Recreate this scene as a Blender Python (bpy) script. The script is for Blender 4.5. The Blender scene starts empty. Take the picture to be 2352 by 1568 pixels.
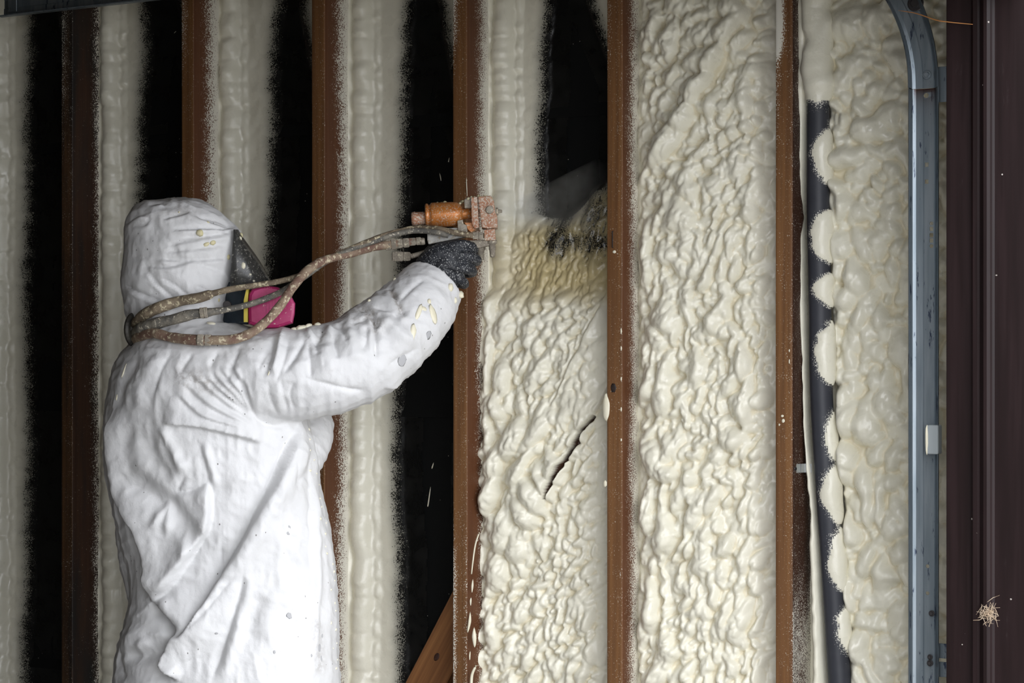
import bpy, bmesh, math, random
import numpy as np
from mathutils import Vector, Matrix
from mathutils.bvhtree import BVHTree

# ------------------------------------------------------------------ camera, sky, exposure
SC = bpy.context.scene
COL = SC.collection
F, CX, HOR = 4500.0, 1176.0, 830.0            # focal length and horizon row in pixels of the 2352 x 1568 frame
TH = math.atan(0.564)                          # camera turned left of the wall's normal
RX, RY = math.cos(TH), math.sin(TH)            # camera right in plan
FX, FY = -math.sin(TH), math.cos(TH)           # camera forward in plan
CAM = (3.61, -3.957, 1.40)

cam = bpy.data.cameras.new('camera')
cam.sensor_width = 36.0
cam.lens = F / 2352.0 * 36.0
cam.shift_y = (HOR - 784.0) / 2352.0
cam.clip_start = 0.05
camo = bpy.data.objects.new('camera', cam)
camo.location = CAM
camo.rotation_euler = (math.pi / 2, 0, TH)
COL.objects.link(camo)
SC.camera = camo

SC.view_settings.view_transform = 'Standard'
SC.view_settings.look = 'None'
SC.view_settings.gamma = 1.0
SC.view_settings.use_curve_mapping = False
SC.view_settings.exposure = 0.17

world = bpy.data.worlds.new('overcast_sky')
SC.world = world
world.use_nodes = True
wn = world.node_tree
wn.nodes.clear()
w_out = wn.nodes.new('ShaderNodeOutputWorld')
w_bg = wn.nodes.new('ShaderNodeBackground')
w_tc = wn.nodes.new('ShaderNodeTexCoord')
w_sep = wn.nodes.new('ShaderNodeSeparateXYZ')
w_rmp = wn.nodes.new('ShaderNodeValToRGB')
w_rmp.color_ramp.elements[0].position = 0.0
w_rmp.color_ramp.elements[0].color = (0.89, 0.91, 0.96, 1)
w_rmp.color_ramp.elements[1].position = 0.9
w_rmp.color_ramp.elements[1].color = (0.98, 1.0, 1.04, 1)
wn.links.new(w_tc.outputs['Generated'], w_sep.inputs[0])
wn.links.new(w_sep.outputs['Z'], w_rmp.inputs[0])
wn.links.new(w_rmp.outputs[0], w_bg.inputs[0])
w_bg.inputs[1].default_value = 5.0
wn.links.new(w_bg.outputs[0], w_out.inputs[0])

# the open garage door lets the sky in: a portal guides the sampling of that sky
pl = bpy.data.lights.new('door_opening_portal', 'AREA')
pl.shape = 'RECTANGLE'
pl.size, pl.size_y = 3.29, 2.09
pl.cycles.is_portal = True
plo = bpy.data.objects.new('door_opening_portal', pl)
plo.location = (2.66, -1.945, 1.06)
plo.rotation_euler = (math.pi / 2, 0, math.pi / 2)
COL.objects.link(plo)

# ------------------------------------------------------------------ helpers
rng = np.random.default_rng(7)
random.seed(7)


def at(u, v, y):
    """world point on the plane y (parallel to the wall) seen at pixel u, v"""
    a = (u - CX) / F
    dx, dy = a * RX + FX, a * RY + FY
    t = (y - CAM[1]) / dy
    return Vector((CAM[0] + dx * t, y, CAM[2] + (HOR - v) / F * t))


def atz(u, v, Z):
    """world point at camera depth Z"""
    a = (u - CX) / F * Z
    return Vector((CAM[0] + a * RX + Z * FX, CAM[1] + a * RY + Z * FY, CAM[2] + (HOR - v) / F * Z))


def proj(P):
    """pixels and depth of an (n,3) array"""
    dx, dy = P[..., 0] - CAM[0], P[..., 1] - CAM[1]
    X = dx * RX + dy * RY
    Z = dx * FX + dy * FY
    return CX + F * X / Z, HOR - F * (P[..., 2] - CAM[2]) / Z, Z


def tag(o, label=None, cat=None, group=None, kind=None):
    if label: o['label'] = label
    if cat: o['category'] = cat
    if group: o['group'] = group
    if kind: o['kind'] = kind
    return o


def link(name, me, mat=None, parent=None, smooth=False):
    o = bpy.data.objects.new(name, me)
    COL.objects.link(o)
    if mat is not None and not me.materials: me.materials.append(mat)
    if parent is not None: o.parent = parent
    if smooth and len(me.polygons):
        me.polygons.foreach_set('use_smooth', [True] * len(me.polygons))
    return o


def empty(name, loc=(0, 0, 0)):
    o = bpy.data.objects.new(name, None)
    COL.objects.link(o)
    o.location = loc
    o.empty_display_size = 0.1
    return o


def keep(o, parent):
    """parent without moving (parent has location only)"""
    o.parent = parent
    o.location = Vector(o.location) - Vector(parent.location)
    return o


def bm_obj(name, bm, mat, parent=None, smooth=False):
    me = bpy.data.meshes.new(name)
    bm.normal_update()
    bm.to_mesh(me)
    bm.free()
    o = link(name, me, mat, None, smooth)
    if parent is not None: keep(o, parent)
    return o


def add_box(bm, lo, hi, bevel=0.0, seg=2):
    r = bmesh.ops.create_cube(bm, size=1.0)
    c = [(a + b) / 2 for a, b in zip(lo, hi)]
    s = [abs(b - a) for a, b in zip(lo, hi)]
    for v in r['verts']:
        v.co = Vector((c[0] + v.co.x * s[0], c[1] + v.co.y * s[1], c[2] + v.co.z * s[2]))
    if bevel > 0:
        es = list({e for v in r['verts'] for e in v.link_edges})
        bmesh.ops.bevel(bm, geom=es, offset=bevel, segments=seg, affect='EDGES', profile=0.6)


def frame_of(d):
    d = Vector(d).normalized()
    up = Vector((0, 0, 1)) if abs(d.z) < 0.9 else Vector((1, 0, 0))
    a = d.cross(up).normalized()
    return a, a.cross(d).normalized(), d


def add_lathe(bm, p, q, prof, n=24):
    """revolve prof [(t 0..1, radius)] round the line p q, capped"""
    p, q = Vector(p), Vector(q)
    a, b, d = frame_of(q - p)
    rings = []
    for t, r in prof:
        c = p + (q - p) * t
        rings.append([bm.verts.new(c + (a * math.cos(2 * math.pi * i / n) + b * math.sin(2 * math.pi * i / n)) * r) for i in range(n)])
    for r0, r1 in zip(rings, rings[1:]):
        for i in range(n):
            bm.faces.new((r0[i], r0[(i + 1) % n], r1[(i + 1) % n], r1[i]))
    bm.faces.new(rings[0][::-1])
    bm.faces.new(rings[-1])


def add_cyl(bm, p, q, r, n=20, bev=0.15):
    L = (Vector(q) - Vector(p)).length
    e = min(r * bev / max(L, 1e-6), 0.3)
    add_lathe(bm, p, q, [(0, r * (1 - bev)), (e, r), (1 - e, r), (1, r * (1 - bev))], n)


def smooth_path(pts, n=6):
    """Catmull-Rom through rows of floats"""
    P = np.array(pts, float)
    P = np.vstack([2 * P[0] - P[1], P, 2 * P[-1] - P[-2]])
    out = []
    for i in range(1, len(P) - 2):
        for k in range(n):
            t = k / n
            out.append(0.5 * ((2 * P[i]) + (-P[i - 1] + P[i + 1]) * t + (2 * P[i - 1] - 5 * P[i] + 4 * P[i + 1] - P[i + 2]) * t * t
                              + (-P[i - 1] + 3 * P[i] - 3 * P[i + 1] + P[i + 2]) * t ** 3))
    out.append(P[-2])
    return np.array(out)


def add_tube(bm, pts, radii, n=10):
    pts = [Vector(p) for p in pts]
    rings = []
    a = None
    for i, p in enumerate(pts):
        d = (pts[min(i + 1, len(pts) - 1)] - pts[max(i - 1, 0)]).normalized()
        if a is None:
            a, b, _ = frame_of(d)
        else:
            a = (a - d * a.dot(d)).normalized()
            b = d.cross(a)
        r = radii[i]
        rings.append([bm.verts.new(p + (a * math.cos(2 * math.pi * k / n) + b * math.sin(2 * math.pi * k / n)) * r) for k in range(n)])
    for r0, r1 in zip(rings, rings[1:]):
        for k in range(n):
            bm.faces.new((r0[k], r0[(k + 1) % n], r1[(k + 1) % n], r1[k]))
    bm.faces.new(rings[0][::-1])
    bm.faces.new(rings[-1])


def add_blob(bm, c, r, sub=2, jit=0.0, rot=None):
    r_ = bmesh.ops.create_icosphere(bm, subdivisions=sub, radius=1.0)
    M = rot.to_3x3() if rot is not None else Matrix.Identity(3)
    for v in r_['verts']:
        k = 1.0 + jit * (random.random() - 0.5)
        v.co = Vector(c) + M @ Vector((v.co.x * r[0] * k, v.co.y * r[1] * k, v.co.z * r[2] * k))


def add_prism(bm, poly, off):
    """poly: list of world points; off: extrusion vector"""
    a = [bm.verts.new(Vector(p)) for p in poly]
    b = [bm.verts.new(Vector(p) + Vector(off)) for p in poly]
    n = len(a)
    f0 = bm.faces.new(a[::-1])
    f1 = bm.faces.new(b)
    for i in range(n):
        bm.faces.new((a[i], a[(i + 1) % n], b[(i + 1) % n], b[i]))
    bmesh.ops.recalc_face_normals(bm, faces=bm.faces[:])
    return f0, f1


def grid_mesh(name, P, keepf=None, attrs=None, closed=False):
    """(n,m,3) grid to mesh, keepf: (n-1,m-1) mask"""
    n, m = P.shape[:2]
    idx = np.arange(n * m).reshape(n, m)
    if closed:
        idx = np.hstack([idx, idx[:, :1]])
    q = np.stack([idx[:-1, :-1], idx[:-1, 1:], idx[1:, 1:], idx[1:, :-1]], -1)
    q = q[keepf] if keepf is not None else q.reshape(-1, 4)
    used = np.zeros(n * m, bool)
    used[q.ravel()] = True
    new = np.cumsum(used) - 1
    V = P.reshape(-1, 3)[used].astype(np.float32)
    q = new[q].astype(np.int32)
    me = bpy.data.meshes.new(name)
    me.vertices.add(len(V))
    me.vertices.foreach_set('co', V.ravel())
    me.loops.add(q.size)
    me.loops.foreach_set('vertex_index', q.ravel())
    me.polygons.add(len(q))
    me.polygons.foreach_set('loop_start', np.arange(0, q.size, 4, dtype=np.int32))
    me.polygons.foreach_set('use_smooth', np.ones(len(q), bool))
    me.update(calc_edges=True)
    for k, a in (attrs or {}).items():
        at_ = me.attributes.new(k, 'FLOAT', 'POINT')
        at_.data.foreach_set('value', np.broadcast_to(a, (n, m)).reshape(-1)[used].astype(np.float32))
    return me


_T = {}


def vnoise(X, Y, s, seed):
    """smooth value noise 0..1"""
    if seed not in _T:
        _T[seed] = np.random.default_rng(seed).random((256, 256))
    T = _T[seed]
    gx, gy = np.asarray(X) / s + 1000.3, np.asarray(Y) / s + 1000.7
    ix, iy = np.floor(gx).astype(int), np.floor(gy).astype(int)
    fx, fy = gx - ix, gy - iy
    fx, fy = fx * fx * (3 - 2 * fx), fy * fy * (3 - 2 * fy)
    ix, iy, jx, jy = ix & 255, iy & 255, (ix + 1) & 255, (iy + 1) & 255
    return (T[ix, iy] * (1 - fx) + T[jx, iy] * fx) * (1 - fy) + (T[ix, jy] * (1 - fx) + T[jx, jy] * fx) * fy


def sstep(a, b, x):
    t = np.clip((np.asarray(x, float) - a) / (b - a), 0, 1)
    return t * t * (3 - 2 * t)


def seg_dist(U, V, pts):
    """distance to a polyline and the running parameter 0..1 along it"""
    pts = np.array(pts, float)
    L = np.hypot(*np.diff(pts, axis=0).T)
    tot = L.sum()
    best = np.full(np.shape(U), 1e9)
    par = np.zeros(np.shape(U))
    side = np.zeros(np.shape(U))
    acc = 0.0
    for (a, b), l in zip(zip(pts, pts[1:]), L):
        d = (b - a) / l
        t = np.clip((U - a[0]) * d[0] + (V - a[1]) * d[1], 0, l)
        ex, ey = U - a[0] - d[0] * t, V - a[1] - d[1] * t
        r = np.hypot(ex, ey)
        m = r < best
        best = np.where(m, r, best)
        par = np.where(m, (acc + t) / tot, par)
        side = np.where(m, np.sign(d[0] * ey - d[1] * ex), side)
        acc += l
    return best, par, side


def modified(o, keep_obj=False):
    """mesh of o with its modifiers, o removed"""
    dg = bpy.context.evaluated_depsgraph_get()
    dg.update()
    me = bpy.data.meshes.new_from_object(o.evaluated_get(dg))
    if not keep_obj:
        old = o.data
        bpy.data.objects.remove(o)
        bpy.data.meshes.remove(old)
    return me


def remeshed(bm, vox, smooth_it=4, fac=0.5):
    me = bpy.data.meshes.new('tmp')
    bmesh.ops.recalc_face_normals(bm, faces=bm.faces[:])
    bm.to_mesh(me)
    bm.free()
    o = link('tmp', me)
    m = o.modifiers.new('r', 'REMESH')
    m.mode = 'VOXEL'
    m.voxel_size = vox
    m.use_smooth_shade = True
    if smooth_it:
        s = o.modifiers.new('s', 'SMOOTH')
        s.factor, s.iterations = fac, smooth_it
    return modified(o)


def get_co(me):
    a = np.empty(len(me.vertices) * 3, np.float32)
    me.vertices.foreach_get('co', a)
    return a.reshape(-1, 3).astype(float)


def get_no(me):
    a = np.empty(len(me.vertices) * 3, np.float32)
    me.vertex_normals.foreach_get('vector', a)
    return a.reshape(-1, 3).astype(float)


def set_co(me, P):
    me.vertices.foreach_set('co', P.astype(np.float32).ravel())
    me.update()


# ------------------------------------------------------------------ materials
class NT:
    def __init__(self, name):
        self.m = bpy.data.materials.new(name)
        self.m.use_nodes = True
        self.t = self.m.node_tree
        self.b = self.t.nodes['Principled BSDF']
        self.out = self.t.nodes['Material Output']

    def n(self, kind, **kw):
        nd = self.t.nodes.new(kind)
        for k, v in kw.items():
            if k.startswith('i_'):
                key = k[2:]
                nd.inputs[int(key) if key.isdigit() else key.replace('_', ' ')].default_value = v
            else:
                setattr(nd, k, v)
        return nd

    def l(self, a, b):
        self.t.links.new(a, b)

    def coord(self, scale=(1, 1, 1)):
        tc = self.n('ShaderNodeTexCoord')
        mp = self.n('ShaderNodeMapping')
        mp.inputs['Scale'].default_value = scale
        self.l(tc.outputs['Object'], mp.inputs[0])
        return mp.outputs[0]

    def noise(self, scale, detail=2.0, rough=0.5, vec=None, stretch=(1, 1, 1)):
        nd = self.n('ShaderNodeTexNoise')
        nd.inputs['Scale'].default_value = scale
        nd.inputs['Detail'].default_value = detail
        nd.inputs['Roughness'].default_value = rough
        self.l(vec if vec is not None else self.coord(stretch), nd.inputs['Vector'])
        return nd.outputs[0]

    def ramp(self, x, a, b, ca=0.0, cb=1.0):
        nd = self.n('ShaderNodeMapRange')
        nd.interpolation_type = 'SMOOTHSTEP'
        nd.inputs['From Min'].default_value, nd.inputs['From Max'].default_value = a, b
        nd.inputs['To Min'].default_value, nd.inputs['To Max'].default_value = ca, cb
        self.l(x, nd.inputs[0])
        return nd.outputs[0]

    def math(self, op, a, b):
        nd = self.n('ShaderNodeMath', operation=op)
        for i, x in enumerate((a, b)):
            if isinstance(x, (int, float)): nd.inputs[i].default_value = x
            else: self.l(x, nd.inputs[i])
        return nd.outputs[0]

    def mix(self, f, a, b):
        nd = self.n('ShaderNodeMix', data_type='RGBA')
        if isinstance(f, (int, float)): nd.inputs[0].default_value = f
        else: self.l(f, nd.inputs[0])
        for i, x in ((6, a), (7, b)):
            if isinstance(x, tuple): nd.inputs[i].default_value = (*x, 1) if len(x) == 3 else x
            else: self.l(x, nd.inputs[i])
        return nd.outputs[2]

    def attr(self, name):
        return self.n('ShaderNodeAttribute', attribute_name=name).outputs['Fac']

    def bump(self, h, strength, dist=0.002):
        nd = self.n('ShaderNodeBump')
        nd.inputs['Strength'].default_value = strength
        nd.inputs['Distance'].default_value = dist
        self.l(h, nd.inputs['Height'])
        self.l(nd.outputs[0], self.b.inputs['Normal'])

    def base(self, c):
        if isinstance(c, tuple): self.b.inputs['Base Color'].default_value = (*c, 1)
        else: self.l(c, self.b.inputs['Base Color'])

    def set(self, rough=None, metal=None, spec=None):
        if rough is not None:
            if isinstance(rough, (int, float)): self.b.inputs['Roughness'].default_value = rough
            else: self.l(rough, self.b.inputs['Roughness'])
        if metal is not None: self.b.inputs['Metallic'].default_value = metal
        if spec is not None: self.b.inputs['Specular IOR Level'].default_value = spec


FOAM = (0.80, 0.768, 0.635)
FELT = (0.0045, 0.005, 0.005)


def speck(nt, spray, scale=300.0, amp=2.2, soft=0.10):
    """hard speckle where spray + noise passes one half"""
    a = nt.noise(scale, 3.0, 0.65)
    b = nt.noise(scale * 0.12, 2.0, 0.5)
    s = nt.math('ADD', nt.math('MULTIPLY', nt.math('SUBTRACT', a, 0.5), amp), nt.math('MULTIPLY', nt.math('SUBTRACT', b, 0.5), 0.5))
    s = nt.math('ADD', s, spray)
    return nt.ramp(s, 0.5 - soft, 0.5 + soft)


def foam_material():
    nt = NT('spray_foam')
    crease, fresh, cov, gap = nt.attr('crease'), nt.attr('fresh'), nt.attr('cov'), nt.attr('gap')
    tint = nt.noise(9.0, 3.0)
    c = nt.mix(nt.ramp(tint, 0.35, 0.7), FOAM, (0.82, 0.79, 0.66))
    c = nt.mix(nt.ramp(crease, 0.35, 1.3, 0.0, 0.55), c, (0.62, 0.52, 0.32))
    yel = nt.mix(nt.noise(60.0, 2.0), (0.66, 0.55, 0.30), (0.46, 0.38, 0.20))
    c = nt.mix(fresh, c, yel)
    c = nt.mix(gap, c, (0.07, 0.035, 0.022))
    c = nt.mix(nt.ramp(cov, 0.40, 1.15, 0.72, 0.0), c, (0.055, 0.055, 0.045))
    m = speck(nt, cov, 330.0, 2.0)
    c = nt.mix(m, FELT, c)
    nt.base(c)
    nt.set(rough=nt.ramp(nt.noise(25.0, 2.0), 0.3, 0.7, 0.22, 0.40), spec=0.5)
    nt.bump(nt.noise(140.0, 3.0), 0.25, 0.0025)
    return nt.m


def smooth_foam_material():
    nt = NT('foam_splat')
    nt.base(nt.mix(nt.noise(40.0), (0.76, 0.71, 0.52), (0.84, 0.80, 0.66)))
    nt.set(rough=0.4, spec=0.4)
    nt.bump(nt.noise(300.0), 0.15, 0.001)
    return nt.m


def felt_material():
    nt = NT('black_felt_paper')
    v = nt.n('ShaderNodeTexVoronoi', feature='F1')
    v.inputs['Scale'].default_value = 70.0
    nt.l(nt.coord((1, 1, 1)), v.inputs['Vector'])
    fl = nt.math('LESS_THAN', v.outputs['Distance'], 0.075)
    pick = nt.math('GREATER_THAN', nt.noise(17.0, 1.0), 0.60)
    fl = nt.math('MULTIPLY', fl, pick)
    blot = nt.ramp(nt.noise(14.0, 4.0, 0.6), 0.60, 0.78, 0.0, 0.35)
    c = nt.mix(blot, FELT, (0.03, 0.03, 0.029))
    c = nt.mix(fl, c, (0.45, 0.43, 0.36))
    nt.base(c)
    nt.set(rough=0.62, spec=0.14)
    nt.bump(nt.noise(6.0, 4.0), 0.5, 0.01)
    return nt.m


def wood_material(name, light, dark, dirt=0.0, stain=None):
    nt = NT(name)
    g = nt.noise(1.0, 5.0, 0.6, stretch=(95, 95, 2.2))
    g2 = nt.noise(1.0, 2.0, 0.5, stretch=(18, 18, 0.9))
    c = nt.mix(nt.ramp(g, 0.3, 0.72), dark, light)
    c = nt.mix(nt.ramp(g2, 0.45, 0.75, 0.0, 0.6), c, dark)
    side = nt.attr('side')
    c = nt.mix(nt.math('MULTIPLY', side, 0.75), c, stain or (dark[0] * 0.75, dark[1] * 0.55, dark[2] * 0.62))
    if dirt:
        d = nt.ramp(nt.noise(1.0, 4.0, 0.6, stretch=(9, 9, 1.5)), 0.42, 0.62, 0.0, dirt)
        c = nt.mix(d, c, (0.012, 0.011, 0.010))
    knot = nt.n('ShaderNodeTexVoronoi', feature='F1')
    knot.inputs['Scale'].default_value = 1.0
    nt.l(nt.coord((9.0, 9.0, 3.2)), knot.inputs['Vector'])
    c = nt.mix(nt.ramp(knot.outputs['Distance'], 0.05, 0.11, 0.9, 0.0), c, (0.02, 0.01, 0.006))
    m = speck(nt, nt.attr('spray'), 320.0, 2.8)
    c = nt.mix(m, c, (0.74, 0.71, 0.62))
    nt.base(c)
    nt.set(rough=0.55, spec=0.35)
    nt.bump(g, 0.25, 0.001)
    return nt.m


def simple(name, c, rough=0.5, metal=0.0, spec=0.5, c2=None, scale=30.0, bump=0.0, dust=None, dust_thr=0.6, dust_scale=120.0, bscale=120.0):
    nt = NT(name)
    col = c
    if c2: col = nt.mix(nt.ramp(nt.noise(scale, 4.0, 0.6), 0.35, 0.68), c, c2)
    if dust:
        col = nt.mix(nt.ramp(nt.noise(dust_scale, 4.0, 0.7), dust_thr - 0.03, dust_thr + 0.05), col, dust)
    nt.base(col)
    nt.set(rough, metal, spec)
    if bump: nt.bump(nt.noise(bscale, 4.0), bump, 0.002)
    return nt.m


M_FOAM = foam_material()
M_SPLAT = smooth_foam_material()
M_FELT = felt_material()
M_WOOD = wood_material('stud_timber', (0.21, 0.098, 0.034), (0.125, 0.055, 0.02))
M_WOOD_DIRTY = wood_material('weathered_stud_timber', (0.12, 0.058, 0.022), (0.04, 0.02, 0.01), 0.95)
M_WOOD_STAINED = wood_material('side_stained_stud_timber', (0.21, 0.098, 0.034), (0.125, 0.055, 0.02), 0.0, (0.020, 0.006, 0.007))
M_WOOD_BRACE = wood_material('brace_timber', (0.30, 0.135, 0.05), (0.17, 0.07, 0.026))
M_PLY = simple('board_back', (0.10, 0.07, 0.045), 0.8, c2=(0.16, 0.11, 0.07), scale=6)
M_CONC = simple('concrete', (0.20, 0.195, 0.18), 0.85, c2=(0.27, 0.26, 0.245), scale=5, bump=0.2)
M_INNER = simple('bare_garage_board', (0.09, 0.068, 0.042), 0.8, c2=(0.13, 0.10, 0.065), scale=3)
M_SIDING = simple('outside_siding', (0.32, 0.30, 0.27), 0.7, c2=(0.36, 0.34, 0.30), scale=4)


def jamb_material():
    nt = NT('dark_brown_paint')
    c = nt.mix(nt.ramp(nt.noise(1.0, 4.0, 0.6, stretch=(40, 40, 2)), 0.35, 0.7), (0.0085, 0.0038, 0.0038), (0.015, 0.0075, 0.0078))
    v = nt.n('ShaderNodeTexVoronoi', feature='F1')
    v.inputs['Scale'].default_value = 38.0
    nt.l(nt.coord(), v.inputs['Vector'])
    fl = nt.math('MULTIPLY', nt.math('LESS_THAN', v.outputs['Distance'], 0.07), nt.math('GREATER_THAN', nt.noise(15.0, 1.0), 0.58))
    c = nt.mix(fl, c, (0.35, 0.32, 0.29))
    sm = nt.ramp(nt.noise(1.0, 5.0, 0.7, stretch=(30, 30, 7)), 0.62, 0.75, 0.0, 0.25)
    c = nt.mix(sm, c, (0.07, 0.055, 0.055))
    nt.base(c)
    nt.set(0.42, 0.0, 0.2)
    nt.bump(nt.noise(1.0, 3.0, stretch=(120, 120, 6)), 0.15, 0.001)
    return nt.m


M_JAMB = jamb_material()


def zinc_material():
    nt = NT('galvanised_steel')
    c = nt.mix(nt.ramp(nt.noise(1.0, 3.0, 0.6, stretch=(60, 60, 5)), 0.3, 0.7), (0.17, 0.205, 0.23), (0.25, 0.285, 0.31))
    c = nt.mix(nt.ramp(nt.noise(1.0, 4.0, 0.7, stretch=(90, 90, 14)), 0.60, 0.66, 0.0, 0.9), c, (0.02, 0.03, 0.06))
    c = nt.mix(nt.attr('rust'), c, (0.045, 0.015, 0.008))
    nt.base(c)
    nt.set(0.40, 0.7, 0.5)
    nt.bump(nt.noise(200.0), 0.08, 0.001)
    return nt.m


M_ZINC = zinc_material()
M_ZINC2 = simple('zinc_plated_steel', (0.50, 0.52, 0.52), 0.35, 0.8, c2=(0.62, 0.64, 0.63))
M_BOLT = simple('dark_bolt', (0.05, 0.045, 0.045), 0.45, 0.6)


# ------------------------------------------------------------------ setting: garage shell
def struct(name, boxes, mat, bevel=0.0):
    bm = bmesh.new()
    for lo, hi in boxes: add_box(bm, lo, hi, bevel)
    return tag(bm_obj(name, bm, mat), kind='structure')


XB, YR, TOP = -4.2, -4.3, 2.75
struct('floor', [((XB - 0.1, YR - 0.1, -0.1), (2.66, 0.3, 0.0))], M_CONC)
struct('ground', [((2.66, -14, -0.1), (14, 8, -0.004))], M_CONC)
struct('ceiling', [((XB - 0.1, YR - 0.1, TOP), (2.66, 0.3, TOP + 0.1))], M_INNER)
struct('wall_back', [((XB - 0.1, YR - 0.1, 0), (XB, 0.3, TOP))], M_INNER)
struct('wall_right', [((XB, YR - 0.1, 0), (2.5, YR, TOP))], M_INNER)
struct('wall_front', [((2.5, -0.285, 0), (2.64, 0.3, TOP)), ((2.5, YR - 0.1, 0), (2.64, -3.6, TOP)), ((2.5, -3.6, 2.095), (2.64, -0.285, TOP))], M_SIDING)

YS = 0.140                                     # face of the black felt; stud fronts stand at y = 0
wall = struct('wall_left', [((XB, YS + 0.004, 0), (2.5, YS + 0.02, TOP))], M_PLY)
PITCH, SW = 0.406, 0.039
seams = [0.0, 0.55, 1.263, 1.976, TOP]
for i, (z0, z1) in enumerate(zip(seams, seams[1:])):
    xs = np.linspace(-0.75, 2.5, 90)
    zz = np.concatenate([np.linspace(z0 - 0.0, z1, 24), [z1 + 0.03]])
    X, Z = np.meshgrid(xs, zz, indexing='ij')
    lap = (i % 2) * 0.0
    # each course laps over the one below: its lower edge stands proud and ripples
    t = (Z - z0) / (z1 - z0)
    Y = YS + 0.0035 * np.clip(t, 0, 1) - 0.001 - 0.002 * (vnoise(X, Z, 0.12, 60 + i) - 0.5) - 0.004 * np.exp(-((Z - z0) / 0.012) ** 2) * (0.4 + vnoise(X, Z * 0, 0.15, 70 + i))
    if i == 0: Z = np.maximum(Z, 0.0)
    me = grid_mesh('felt_sheet', np.stack([X, Y, Z], -1)[:, ::1])
    link('felt_sheet', me, M_FELT, wall)
bm = bmesh.new(); add_box(bm, (-0.75, 0.0, 0.0), (2.5, YS - 0.002, 0.038), 0.002); tag(bm_obj('trim_2', bm, M_WOOD), kind='structure')
bm = bmesh.new(); add_box(bm, (-0.75, 0.0, TOP - 0.076), (2.5, YS - 0.002, TOP), 0.002); tag(bm_obj('trim_3', bm, M_WOOD), kind='structure')

# door jamb at the right, painted dark brown, with its stop moulding
JY = -0.300
jamb = struct('trim_1', [((2.497, JY, 0.0), (2.72, JY + 0.018, 2.2))], M_JAMB, 0.0015)
bm = bmesh.new()
xl, xr = at(2233, 800, JY).x, at(2287, 800, JY).x
w = xr - xl
prof = [(0, 0), (0, -0.007), (0.10, -0.011), (0.30, -0.011), (0.38, -0.008), (0.46, -0.012), (0.60, -0.019), (0.74, -0.019), (0.84, -0.013), (0.90, -0.008), (1.0, -0.006), (1.0, 0)]
add_prism(bm, [(xl + a * w, JY + b, 0.0) for a, b in prof], (0, 0, 2.2))
o = bm_obj('door_stop', bm, M_JAMB, jamb)

# ------------------------------------------------------------------ studs
STUD = {}


def stud(k, label, mat, front, side_lo, side_hi, name='wall_stud'):
    """front(t, v): speckle on the front face (t 0 left .. 1 right); side speckle runs from depth side_lo to side_hi"""
    x0 = PITCH * k
    zs = np.linspace(0.038, TOP - 0.076, 260)
    prof = []                                  # x, y, face, t   (closed ring)
    r = 0.0022
    for t in np.linspace(0, 1, 8): prof.append((x0 + r + (SW - 2 * r) * t, 0.0, 0, t))
    prof.append((x0 + SW - 0.3 * r, 0.3 * r, 0, 1.0))
    for t in np.linspace(0, 1, 14): prof.append((x0 + SW, r + (YS - 0.002 - r) * t, 1, t))
    for t in np.linspace(0, 1, 6): prof.append((x0, YS - 0.002 - (YS - 0.002 - r) * t, 2, t))
    prof.append((x0 + 0.3 * r, 0.3 * r, 0, 0.0))
    n, m = len(zs), len(prof)
    P = np.zeros((n, m, 3)); S = np.zeros((n, m)); D = np.zeros((n, m))
    zj = vnoise(zs, zs * 0, 0.25, 300 + k)
    for j, (x, y, f, t) in enumerate(prof):
        wob = 0.0012 * (vnoise(zs, zs * 0, 0.4, 320 + k) - 0.5)
        P[:, j] = np.stack([x + wob, np.full(n, y), zs], -1)
        Vp = proj(P[:, j])[1]
        if f == 0:
            S[:, j] = np.maximum(front(t, Vp), 0.0 + 0.10 * t)
        elif f == 1:
            a = side_lo(Vp) if callable(side_lo) else side_lo
            b = side_hi(Vp) if callable(side_hi) else side_hi
            S[:, j] = (0.10 if k == 5 else -0.15) + (0.36 * sstep(1250, 1480, Vp) if k == 5 else 0) + 1.30 * np.clip((t - a) / (b - a) + (zj - 0.5) * 0.25, 0, 1)
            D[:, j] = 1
        else:
            S[:, j] = -0.1 + 0.9 * sstep(0.6, 0.2, t)
    me = grid_mesh(name, P[:, ::-1], None, {'spray': S[:, ::-1], 'side': D[:, ::-1]}, closed=True)
    # close the ends
    bm = bmesh.new(); bm.from_mesh(me)
    bmesh.ops.holes_fill(bm, edges=[e for e in bm.edges if e.is_boundary], sides=0)
    bmesh.ops.recalc_face_normals(bm, faces=bm.faces[:])
    bm.to_mesh(me); bm.free()
    o = link(name, me, mat)
    tag(o, label, 'stud')
    STUD[k] = o
    return o


edge = lambda t, c, wd: math.exp(-((t - c) / wd) ** 2)
stud(0, 'dark mould-stained wall stud, the leftmost, behind the worker\'s back', M_WOOD_DIRTY,
     lambda t, v: -0.25 + 0.62 * sstep(700, 60, v) * (0.5 + 0.5 * edge(t, 0, 0.6)), 0.42, 0.98)
stud(1, 'brown wall stud rising straight above the worker\'s white hood', M_WOOD,
     lambda t, v: -0.3 + 0.66 * sstep(430, 20, v) * edge(t, 0, 0.9), 0.12, 0.82)
stud(2, 'brown wall stud behind the hoses, crossed by the worker\'s outstretched sleeve', M_WOOD,
     lambda t, v: -0.25 + 0.15 * sstep(200, 0, v), 0.15, 0.85)
stud(3, 'brown wall stud behind the orange spray gun and black glove, white foam drips low down', M_WOOD,
     lambda t, v: -0.2 + 0.50 * edge(t, 0, 0.35) * (sstep(350, 50, v) + 1.5 * sstep(1050, 1350, v)) + 0.45 * edge(t, 1, 0.3) * sstep(900, 1300, v) + 0.28 * sstep(200, 0, v), 0.15, 0.85)
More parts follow.
